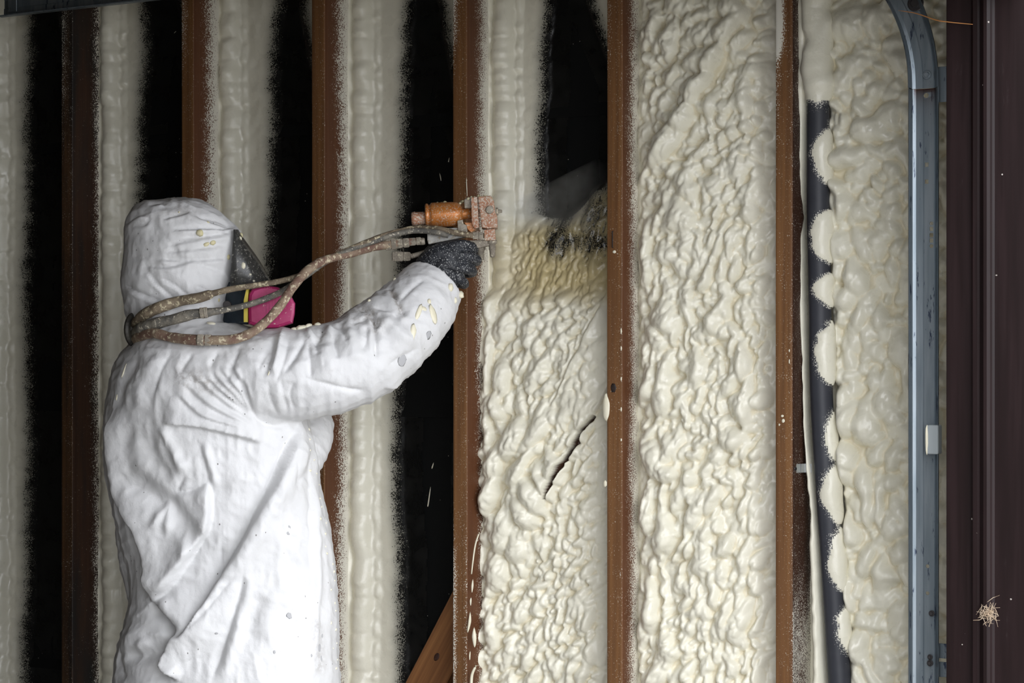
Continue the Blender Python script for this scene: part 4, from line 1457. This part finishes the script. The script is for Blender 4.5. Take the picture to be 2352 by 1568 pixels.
for a in ((665, 1413, 8, 7, 0, .06), (924, 828, 11, 14, -.3, .05), (984, 770, 8, 11, -.2, .05), (662, 1224, 5, 4, 0, .06), (664, 1210, 3, 5, .5, .06), (734, 1490, 5, 12, 0, .06), (738, 1512, 3, 10, .1, .06), (497, 1454, 4, 3, 0, .2), (630, 1497, 3, 5, 0, .06), (715, 1505, 3, 4, 0, .06), (740, 1460, 3, 5, 0, .06)):
    o = suit_splat(*a, mat=M_STAIN)
    if o: o.name = 'stain'

# boots
for s_ in (-1, 1):
    bt = bmesh.new()
    dz = .125 * s_ + .01
    a0, a1, a2 = atz(505, 2200, ZP + dz), atz(530, 2262, ZP + dz), atz(665, 2268, ZP + dz)
    limb(bt, [(520, 2140, dz, 58, .062), (516, 2200, dz, 58, .060), (520, 2240, dz, 60, .058), (530, 2262, dz, 34, .055)])
    limb(bt, [(468, 2262, dz, 28, .042), (500, 2258, dz, 36, .052), (580, 2258, dz, 34, .054), (650, 2266, dz, 27, .050), (685, 2272, dz, 18, .030)])
    bme_ = remeshed(bt, 0.006, 3)
    pz = get_co(bme_); pz[:, 2] = np.maximum(pz[:, 2], 0.001); set_co(bme_, pz)
    keep(link('boot', bme_, simple('black_rubber', (0.02, 0.02, 0.02), 0.5), None, True), person)

# respirator
M_LENS = bpy.data.materials.new('smoked_dusty_lens')
nt = NT('dusty_clear_lens')
sp = nt.ramp(nt.noise(160.0, 4.0, 0.7), 0.56, 0.64)
nt.base(nt.mix(sp, (0.045, 0.045, 0.043), (0.35, 0.34, 0.30)))
nt.set(0.25, 0.0, 0.5)
tr = nt.n('ShaderNodeBsdfTransparent'); mx = nt.n('ShaderNodeMixShader')
mx.inputs[0].default_value = 0.68
nt.l(tr.outputs[0], mx.inputs[1]); nt.l(nt.b.outputs[0], mx.inputs[2]); nt.l(mx.outputs[0], nt.out.inputs[0])
M_LENS = nt.m
M_MASK = simple('navy_rubber', (0.012, 0.022, 0.034), 0.5, c2=(0.02, 0.035, 0.05), scale=60, dust=(0.4, 0.38, 0.32), dust_thr=.68)
M_PINK = simple('magenta_plastic', (0.36, 0.018, 0.105), 0.4, c2=(0.44, 0.035, 0.15), scale=25, dust=(0.62, 0.50, 0.45), dust_thr=.66, dust_scale=90)
M_YEL = simple('yellow_band', (0.62, 0.50, 0.06), 0.5)
rows = smooth_path([(528, 536, 546, .075), (545, 536, 556, .085), (570, 534, 574, .09), (600, 532, 595, .092), (630, 530, 612, .09), (650, 529, 622, .085), (664, 528, 618, .08)], 3)
G = np.zeros((len(rows), 25, 3))
for i, (v, ub, uf, hd) in enumerate(rows):
    for j in range(25):
        a = math.pi * j / 24
        G[i, j] = atz(ub + (uf - ub) * math.sin(a) ** 0.8, v, ZP - hd * math.cos(a))
resp = bmesh.new()
ringz(resp, [(648, 515, 616, 0, .080), (662, 512, 625, 0, .084), (690, 510, 628, 0, .075), (715, 508, 620, 0, .06), (745, 505, 600, 0, .05)], 24)
mask = bm_obj('respirator', resp, M_MASK, person, True)
me = grid_mesh('lens', G - np.array(mask.matrix_basis.translation) - np.array(person.location))
lens = link('lens', me, M_LENS, mask)
sol = lens.modifiers.new('t', 'SOLIDIFY'); sol.thickness = .002; sol.offset = -1
for sgn, nm_ in ((-1, 'filter_cartridge'), (1, 'filter_cartridge')):
    z_in, z_out = ZP + sgn * .078, ZP + sgn * .120
    out = z1((1335, 1270), (1330, 1100), (1338, 1000), (1365, 955), (1430, 930), (1510, 922), (1600, 938), (1670, 975), (1725, 1025), (1757, 1085), (1752, 1180), (1735, 1265), (1600, 1310), (1450, 1310))
    cen = (sum(p[0] for p in out) / len(out), sum(p[1] for p in out) / len(out))
    bm = bmesh.new()
    lay = []
    for z_, k_ in ((z_in, .93), (z_in + (z_out - z_in) * .2, 1.0), (z_in + (z_out - z_in) * .75, 1.0), (z_in + (z_out - z_in) * .93, .96), (z_out, .86)):
        lay.append([bm.verts.new(atz(cen[0] + (u - cen[0]) * k_, cen[1] + (v - cen[1]) * k_, z_)) for u, v in out])
    for r0, r1 in zip(lay, lay[1:]):
        for i in range(len(out)): bm.faces.new((r0[i], r0[(i + 1) % len(out)], r1[(i + 1) % len(out)], r1[i]))
    bm.faces.new(lay[0]); bm.faces.new(lay[-1])
    bmesh.ops.recalc_face_normals(bm, faces=bm.faces[:])
    bm2 = bm
    cart = bm_obj(nm_, bm2, M_PINK, None)
    cart.parent = mask
    off = Vector(mask.location) + Vector(person.location)
    cart.data.transform(Matrix.Translation(-off))
    if sgn < 0: tag(cart, 'magenta filter cartridge with a yellow band')
    bm = bmesh.new()
    add_prism(bm, [atz(566 + a_[0], a_[1], ZP + sgn * .088) for a_ in ((-2, 740), (-2, 690), (4, 664), (9, 664), (7, 690), (7, 740))], Vector((FX, FY, 0)) * sgn * .028)
    yb = bm_obj('yellow_band', bm, M_YEL, None)
    yb.data.transform(Matrix.Translation(-off))
    yb.parent = mask
    bm = bmesh.new()
    for kk in range(5):
        u0 = 612 + kk * 7
        add_prism(bm, [atz(u0, 668 + kk, ZP + sgn * .121), atz(u0 + 3, 668 + kk, ZP + sgn * .121), atz(u0 + 3, 735, ZP + sgn * .121), atz(u0, 735, ZP + sgn * .121)], Vector((FX, FY, 0)) * -sgn * .006)
    rb = bm_obj('cartridge_ribs', bm, M_PINK, None)
    rb['kind'] = 'stuff'
    rb.data.transform(Matrix.Translation(-off)); rb.parent = mask
# strap buckle
bm = bmesh.new()
p = atz(523, 700, ZP - .10)
add_cyl(bm, p, p + Vector((-FX, -FY, 0)) * .012, .009, 14)
bk = bm_obj('strap_buckle', bm, M_BOLT, None); bk.data.transform(Matrix.Translation(-off)); bk.parent = mask
for a in ((558, 610, 7, 9), (551, 548, 5, 6), (575, 630, 3, 3), (583, 645, 3, 3), (600, 650, 2, 3)):
    p = atz(a[0], a[1], ZP - .082)
    h_ = BVHTree.FromPolygons([tuple(v.co) for v in lens.data.vertices], [tuple(q.vertices) for q in lens.data.polygons])
    dv = (atz(a[0], a[1], 1.0) - Vector(CAM)).normalized()
    hit = h_.ray_cast(Vector(CAM) - off, dv, 9)
    c_ = hit[0] + off if hit[0] is not None else p
    bm = bmesh.new(); add_blob(bm, c_, (a[2] * .0009, .004, a[3] * .0009), 2, .2)
    so = bm_obj('foam_splat', bm, M_SPLAT, None, True); so.data.transform(Matrix.Translation(-off)); so.parent = mask

# glove: palm, four bent fingers and a thumb closed round the gun's handle
ZG = 4.33                                      # camera depth of the gun
def glove_chain(bm, pts, n=14):
    """(u, v, depth offset from the gun, radius px)"""
    pp = smooth_path(pts, 5)
    add_tube(bm, [atz(a[0], a[1], ZG + a[2]) for a in pp], [max(a[3], 2) / F * ZG for a in pp], n)
    for a in (pp[0], pp[-1]):
        bmesh.ops.create_icosphere(bm, subdivisions=2, radius=a[3] / F * ZG, matrix=Matrix.Translation(atz(a[0], a[1], ZG + a[2])))


gb = bmesh.new()
glove_chain(gb, [(985, 672, .0, 40), (1000, 645, -.004, 40), (1012, 622, -.012, 38), (1026, 604, -.020, 36)])
glove_chain(gb, [(972, 640, .0, 30), (985, 610, -.010, 32), (1010, 588, -.022, 30), (1040, 580, -.026, 26)])
glove_chain(gb, [(1012, 660, .0, 28), (1030, 640, -.012, 28), (1045, 630, -.018, 24)])
FING = [((1030, 570, -.030, 15), (1062, 563, -.030, 13.5), (1084, 568, -.010, 12.5), (1086, 574, .014, 12), (1066, 578, .036, 11), (1040, 578, .044, 10)),
        ((1036, 592, -.034, 15), (1068, 589, -.034, 14), (1091, 595, -.012, 13), (1092, 600, .016, 12), (1068, 602, .040, 11), (1038, 600, .046, 10)),
        ((1036, 615, -.032, 15), (1064, 615, -.032, 13.5), (1082, 621, -.010, 12.5), (1082, 626, .016, 12), (1060, 626, .038, 11), (1036, 622, .044, 10)),
        ((1032, 638, -.024, 14), (1052, 641, -.024, 12.5), (1066, 649, -.004, 11.5), (1064, 653, .014, 11), (1048, 650, .032, 10), (1030, 644, .038, 9))]
for f in FING: glove_chain(gb, f, 12)
glove_chain(gb, [(978, 620, .0, 22), (985, 590, .024, 19), (1004, 570, .044, 17), (1030, 566, .052, 14), (1046, 568, .050, 12)], 12)
gm = remeshed(gb, 0.0016, 2, 0.5)
GP, GN = get_co(gm), get_no(gm)
gu, gv, _ = proj(GP)
gd = np.zeros(len(GP))
def gfold(pts, w, a):
    d, p, s = seg_dist(gu, gv, pts)
    gd[:] += a * .001 * np.exp(-d / w) * sstep(0, .2, p + .05) * sstep(1, .8, p - .05) * (((GN * (np.array(CAM) - GP)).sum(1)) > 0)
def z2(*pts): return [(780 + x / 4.9, 400 + y / 4.9) for x, y in pts]
for a in (((830, 980), (960, 1000), (1080, 1080)), ((860, 940), (980, 950), (1100, 1040)), ((1100, 1060), (1260, 1080), (1300, 1130), (1320, 1260)), ((1360, 780), (1430, 870), (1440, 1000)),
          ((1390, 770), (1470, 850)), ((900, 900), (1000, 900)), ((1000, 1090), (1150, 1120), (1250, 1200)), ((1320, 800), (1400, 900), (1420, 1010))):
    gfold(z2(*a), 3, -2.6)
gd += 0.0014 * (vnoise(GP[:, 0], GP[:, 2], .012, 95) - .5) + 0.0007 * (vnoise(GP[:, 0], GP[:, 2], .004, 96) - .5)
set_co(gm, GP + GN * gd[:, None])
gm.polygons.foreach_set('use_smooth', np.ones(len(gm.polygons), bool))
M_GLOVE = simple('black_glove', (0.012, 0.014, 0.019), 0.6, c2=(0.022, 0.025, 0.032), scale=40, dust=(0.60, 0.60, 0.58), dust_thr=.60, dust_scale=330, bump=.3, bscale=260)
gl = keep(link('glove', gm, M_GLOVE), person)
tag(gl, 'black glove speckled with foam, gripping the gun')
# the other hand, closed at the chest on the far side
gb = bmesh.new()
lw = J['lwr'][0]
def lp(dx, dd, dz): return lw + Vector((RX, RY, 0)) * dx + Vector((FX, FY, 0)) * dd + Vector((0, 0, dz))
def lchain(pts, rs):
    pp = smooth_path([tuple(lp(*p)) + (r_,) for p, r_ in zip(pts, rs)], 4)
    add_tube(gb, [a[:3] for a in pp], [a[3] for a in pp], 12)
    for a in (pp[0], pp[-1]): bmesh.ops.create_icosphere(gb, subdivisions=2, radius=a[3], matrix=Matrix.Translation(Vector(a[:3])))
lchain([(0, 0, .01), (.005, -.01, -.04), (.012, -.015, -.075)], [.032, .036, .034])
for q in range(4):
    o_ = (q - 1.5) * .019
    lchain([(.012, o_ - .012, -.08), (.02, o_ - .012, -.115), (-.004, o_ - .012, -.132), (-.024, o_ - .012, -.112)], [.0105, .0098, .009, .0082])
lchain([(.0, -.038, -.03), (-.014, -.052, -.065), (-.022, -.040, -.095)], [.014, .012, .010])
gm = remeshed(gb, .003, 3)
keep(link('glove', gm, M_GLOVE, None, True), person)

# ------------------------------------------------------------------ spray gun
gun = empty('spray_gun', atz(1052, 560, ZG))
tag(gun, 'orange foam spray gun crusted with foam, held in the black glove', 'spray gun')
M_ORANGE = simple('orange_anodised_metal', (0.42, 0.135, 0.022), 0.38, 0.25, c2=(0.52, 0.19, 0.04), scale=25, dust=(0.50, 0.40, 0.31), dust_thr=.56, dust_scale=300, bump=.25, bscale=220)
M_CRUST = simple('crusted_copper_metal', (0.34, 0.14, 0.07), 0.6, 0.1, c2=(0.42, 0.25, 0.16), scale=45, dust=(0.52, 0.45, 0.37), dust_thr=.52, dust_scale=260, bump=.6, bscale=200)
M_GREYC = simple('foam_crusted_steel', (0.22, 0.19, 0.15), 0.6, 0.2, c2=(0.36, 0.32, 0.26), scale=50, dust=(0.55, 0.50, 0.38), dust_thr=.58, dust_scale=160, bump=.6, bscale=200)
M_ALU = simple('dirty_aluminium', (0.22, 0.22, 0.21), 0.45, 0.4, c2=(0.33, 0.32, 0.29), scale=40, dust=(0.2, 0.17, 0.13), dust_thr=.55)


def G2(x, y, d=0.0):
    """point of the gun seen at x, y of the close-up"""
    return atz(780 + x / 4.9, 400 + y / 4.9, ZG + d)


px = ZG / F / 4.9


def gcyl(name, a, b, r, mat, prof=None, n=28, da=0.0, db=None, par=None):
    bm = bmesh.new()
    p, q = G2(*a, da), G2(*b, da if db is None else db)
    add_lathe(bm, p, q, [(t, k * r * px) for t, k in prof], n) if prof else add_cyl(bm, p, q, r * px, n)
    o = bm_obj(name, bm, mat, gun, False)
    o.data.polygons.foreach_set('use_smooth', [len(f.vertices) == 4 for f in o.data.polygons])
    if par is not None: reparent(o, par)
    return o


def reparent(o, par):
    o.location = Vector(o.location) - Vector(par.location)
    o.parent = par


def gblock(name, poly, d0, d1, mat, bev=.0016):
    bm = bmesh.new()
    add_prism(bm, [G2(x, y, d0) for x, y in poly], Vector((FX, FY, 0)) * (d1 - d0))
    bmesh.ops.bevel(bm, geom=bm.edges[:], offset=bev, segments=2, affect='EDGES', profile=.6)
    return bm_obj(name, bm, mat, gun)


ac = gcyl('air_cylinder', (965, 462), (1385, 448), 140, M_ORANGE, [(0, .80), (.02, .93), (.06, .95), (.09, .84), (.13, .84), (.16, .97), (.2, 1), (.75, 1), (.86, .95), (.96, .72), (1, .60)], 36)
gcyl('end_cap', (808, 503), (985, 492), 80, M_CRUST, [(0, .75), (.06, .95), (.25, 1), (.3, .92), (.75, .92), (.95, .85), (1, .7)], 28)
gcyl('piston_neck', (1370, 447), (1540, 440), 62, M_ORANGE, [(0, 1.15), (.15, 1), (1, 1)], 24)
gblock('rear_plate', [(1478, 262), (1548, 252), (1570, 600), (1520, 612), (1488, 560)], -.036, .036, M_CRUST)
gblock('front_block', [(1556, 250), (1700, 240), (1738, 300), (1750, 420), (1775, 470), (1778, 600), (1668, 612), (1600, 600)], -.034, .034, M_CRUST, .003)
gblock('clamp_lug', [(1400, 285), (1440, 255), (1482, 262), (1486, 380), (1405, 385)], -.022, .022, M_GREYC, .003)
gcyl('side_screw', (1690, 400), (1690, 402), 45, M_GREYC, None, 18, -.040, -.030)
gcyl('nozzle', (1760, 420), (1830, 416), 30, M_GREYC, [(0, 1.5), (.35, 1.4), (.4, .8), (1, .5)], 18)
gblock('valve_block', [(1625, 622), (1748, 612), (1758, 742), (1630, 745)], -.026, .026, M_CRUST)
gcyl('inlet_fitting', (1715, 742), (1722, 935), 42, M_GREYC, [(0, 1.3), (.2, 1.3), (.22, .95), (.55, .95), (.58, .8), (.9, .75), (1, .5)], 16, -.008)
gcyl('inlet_fitting', (1585, 800), (1590, 965), 48, M_GREYC, [(0, 1.2), (.3, 1.2), (.35, .9), (1, .8)], 16, .022)
gblock('lower_arm', [(1440, 745), (1640, 735), (1740, 750), (1690, 800), (1560, 830), (1470, 800)], -.012, .018, M_GREYC)
gblock('trigger', [(1400, 540), (1560, 540), (1545, 615), (1480, 660), (1440, 620)], -.014, .014, M_ORANGE)
gblock('handle_bracket', [(985, 640), (1120, 610), (1340, 598), (1440, 640), (1450, 700), (1250, 740), (1000, 790), (985, 740)], -.016, .016, M_ALU)
gblock('handle', [(1060, 720), (1330, 700), (1400, 1000), (1330, 1250), (1180, 1270), (1120, 1000)], .002, .030, M_BOLT, .005)
gblock('safety_latch', [(1325, 520), (1385, 510), (1395, 560), (1430, 570), (1440, 650), (1370, 660), (1330, 640)], -.024, -.012, M_GREYC)
gcyl('hose_connector', (960, 752), (870, 762), 38, M_GREYC, [(0, .9), (.2, 1.1), (.6, 1.1), (.65, .8), (1, .8)], 16, -.010)
cr2 = random.Random(3)
bm = bmesh.new()
for i in range(46):
    x = cr2.uniform(960, 1740)
    y = np.interp(x, [940, 990, 1100, 1340, 1400, 1480, 1560, 1700, 1740], [420, 350, 320, 325, 300, 262, 250, 245, 300]) + cr2.uniform(-4, 26)
    add_blob(bm, G2(x, y, cr2.uniform(-.024, .024)), (cr2.uniform(.0018, .0042),) * 3, 1, .4)
o = bm_obj('foam_crumbs', bm, M_YFOAM, gun, True); o['kind'] = 'stuff'

# ------------------------------------------------------------------ hoses
M_HOSE = simple('foam_stained_hose', (0.13, 0.10, 0.07), 0.7, 0, .3, c2=(0.24, 0.19, 0.13), scale=34, dust=(0.50, 0.44, 0.30), dust_thr=.56, dust_scale=95, bump=.8, bscale=110)
M_HOSE2 = simple('pinkish_grimy_hose', (0.17, 0.10, 0.075), 0.65, 0, .3, c2=(0.30, 0.23, 0.16), scale=30, dust=(0.55, 0.48, 0.34), dust_thr=.57, dust_scale=100, bump=.8, bscale=110)
M_WIRE = simple('grey_ribbed_cable', (0.10, 0.095, 0.085), 0.6, 0, .3, c2=(0.22, 0.20, 0.16), scale=40, dust=(0.55, 0.50, 0.40), dust_thr=.60, dust_scale=150, bump=.6, bscale=200)


def hose(name, label, rows, mat, fittings=(), grp='hoses to the spray gun'):
    """rows: (u, v, depth from the worker's middle, radius px)"""
    pp = smooth_path(rows, 10)
    base = atz(rows[0][0], rows[0][1], ZP + rows[0][2])
    pts = [atz(a[0], a[1], ZP + a[2]) for a in pp]
    i = np.arange(len(pp))
    rad = [a[3] / F * ZP * (1 + .16 * (vnoise(np.array(float(k)), np.array(0.), 3.0, 200 + len(rows)) - .5)) for k, a in enumerate(pp)]
    root = empty(name, base)
    tag(root, label, 'hose', grp)
    bm = bmesh.new()
    add_tube(bm, pts, rad, 14)
    bm_obj('tube', bm, mat, root, True)
    for (u0, v0, u1, v1, d, r_) in fittings:
        bm = bmesh.new()
        add_lathe(bm, atz(u0, v0, ZP + d), atz(u1, v1, ZP + d), [(0, r_ * .8 / F * ZP), (.08, r_ / F * ZP), (.45, r_ / F * ZP), (.5, r_ * .85 / F * ZP), (.56, r_ * .85 / F * ZP), (.6, r_ / F * ZP), (.92, r_ / F * ZP), (1, r_ * .8 / F * ZP)], 6)
        bm_obj('coupling', bm, M_GREYC, root)
    return root


# behind the neck the hoses run over the far shoulder and hang down in front of the far side of the body
tail = lambda s: [(560 + s, 2270, .40, 9), (500 + s, 1900, .34, 9), (430 + s, 1300, .33, 9), (350 + s, 900, .31, 9), (316 + s, 778, .25, 10), (300 + s * .5, 752, .14, 11)]
hose('spray_hose', 'upper grimy hose curving from behind the hood, thin beyond its thick wrapped end',
     tail(0) + [(308, 748, -.01, 11), (317, 737, -.095, 12), (332, 722, -.125, 13), (366, 706, -.145, 13), (410, 692, -.14, 12), (455, 684, -.15, 11), (482, 676, -.15, 10), (492, 673, -.15, 7), (530, 664, -.145, 7), (580, 656, -.14, 6.5), (640, 646, -.13, 6.5),
                (690, 632, -.12, 6.5), (740, 604, -.10, 7), (790, 578, -.07, 6.5), (850, 553, -.03, 6.5), (905, 534, .005, 6.5), (955, 524, .02, 6.5), (1005, 525, .0, 6.5), (1050, 535, -.005, 6.5), (1090, 541, .0, 6.5), (1112, 541, .02, 6)], M_HOSE,
     [(1085, 541, 1110, 541, .0, 9)])
hose('spray_hose', 'middle grimy hose with a coupling, crossing in front of the magenta cartridge',
     tail(22) + [(306, 770, -.01, 11), (318, 757, -.105, 12), (332, 750, -.135, 12), (362, 742, -.15, 13), (400, 733, -.16, 12.5), (440, 722, -.165, 12), (470, 719, -.165, 11), (486, 716, -.165, 9), (520, 711, -.16, 7), (560, 702, -.155, 7), (600, 690, -.15, 7), (650, 668, -.13, 7),
                 (700, 634, -.115, 7), (745, 603, -.10, 7), (800, 575, -.065, 6.5), (850, 557, -.03, 6.5), (900, 540, -.005, 6.5), (950, 530, .0, 6.5), (1000, 533, -.01, 6.5), (1030, 541, -.01, 6)], M_WIRE,
     [(459, 719, 477, 717, -.168, 13.5)])
hose('spray_hose', 'lowest and thickest hose, looping over the shoulder and up in front to the gun',
     tail(44) + [(308, 784, .0, 11), (320, 772, -.10, 12), (352, 765, -.155, 11), (392, 774, -.18, 11), (440, 780, -.205, 11.5), (490, 781, -.215, 11), (535, 779, -.215, 10.5), (575, 765, -.21, 10.5), (612, 737, -.20, 10.5), (645, 700, -.18, 10.5), (672, 660, -.16, 10.5),
                 (702, 625, -.135, 10.5), (735, 602, -.11, 10), (775, 589, -.08, 9.5), (820, 578, -.045, 9.5), (860, 567, -.01, 9.5), (905, 560, .01, 10), (945, 555, .02, 9), (962, 553, .02, 8)], M_HOSE2,
     [(884, 563, 910, 560, .008, 14), (908, 560, 940, 557, .014, 12), (940, 556, 968, 553, .02, 10), (452, 780, 486, 781, -.212, 14)])
# stub fitting hanging under the hoses
sf = empty('hose_end_fitting', atz(920, 590, ZG + .01))
tag(sf, 'stubby hexagonal hose end fitting left of the glove, under the hoses', 'fitting')
bm = bmesh.new()
add_lathe(bm, G2(590, 925, .01), G2(800, 925, .01), [(0, 50 * px), (.05, 62 * px), (.55, 62 * px), (.6, 50 * px), (.64, 58 * px), (.95, 55 * px), (1, 45 * px)], 6)
bm_obj('hexagonal_nut', bm, M_GREYC, sf)
bm = bmesh.new()
add_cyl(bm, G2(800, 925, .01), G2(960, 880, .01), 28 * px, 12); bm_obj('threaded_stem', bm, M_GREYC, sf)
# black clamp round the hoses behind the neck
bm = bmesh.new()
c = atz(312, 757, ZP - .05)
ringp = []
for i in range(33):
    a = 2 * math.pi * i / 32
    ringp.append(c + Vector((RX, RY, 0)) * (.013 * math.cos(a)) + Vector((0, 0, 1)) * (.032 * math.sin(a)) + Vector((FX, FY, 0)) * .03 * math.cos(a))
add_tube(bm, ringp, [.0075] * 33, 8)
tag(bm_obj('hose_tie', bm, simple('black_tape', (0.015, 0.014, 0.013), .5, c2=(.06, .055, .045), scale=60)), 'black tie bundling the hoses behind the white hood', 'tie')

# ------------------------------------------------------------------ mist of foam leaving the nozzle
bm = bmesh.new()
a0 = G2(1835, 416)
a1 = at(1378, 452, YS - .012)
n_ = 20
r0 = []; r1 = []
dd = (a1 - a0)
ax, bx, _ = frame_of(dd)
rings = []
for t in np.linspace(0, 1, 8):
    rr_ = .006 + .085 * t ** .9
    rings.append([bm.verts.new(a0 + dd * t * .97 + ax * rr_ * .45 * math.cos(2 * math.pi * i / n_) + Vector((0, 0, 1)) * rr_ * math.sin(2 * math.pi * i / n_)) for i in range(n_)])
for q, w_ in zip(rings, rings[1:]):
    for i in range(n_): bm.faces.new((q[i], q[(i + 1) % n_], w_[(i + 1) % n_], w_[i]))
bm.faces.new(rings[0][::-1]); bm.faces.new(rings[-1])
bmesh.ops.recalc_face_normals(bm, faces=bm.faces[:])
nt = NT('foam_mist')
nt.t.nodes.remove(nt.b)
vs_ = nt.n('ShaderNodeVolumeScatter')
vs_.inputs['Color'].default_value = (0.95, 0.89, 0.76, 1)
dn = nt.ramp(nt.noise(14.0, 3.0, 0.6), 0.25, 0.75, 0.2, 1.0)
tc = nt.n('ShaderNodeTexCoord')
sx_ = nt.n('ShaderNodeVectorMath', operation='DISTANCE')
nt.l(tc.outputs['Object'], sx_.inputs[0]); sx_.inputs[1].default_value = tuple(a0)
fal = nt.ramp(sx_.outputs['Value'], 0.0, dd.length, 14.0, 5.0)
nt.l(nt.math('MULTIPLY', dn, fal), vs_.inputs['Density'])
nt.l(vs_.outputs[0], nt.out.inputs['Volume'])
tag(bm_obj('foam_mist', bm, nt.m), 'pale cone of foam mist leaving the gun nozzle towards the black felt', 'mist', kind='stuff')
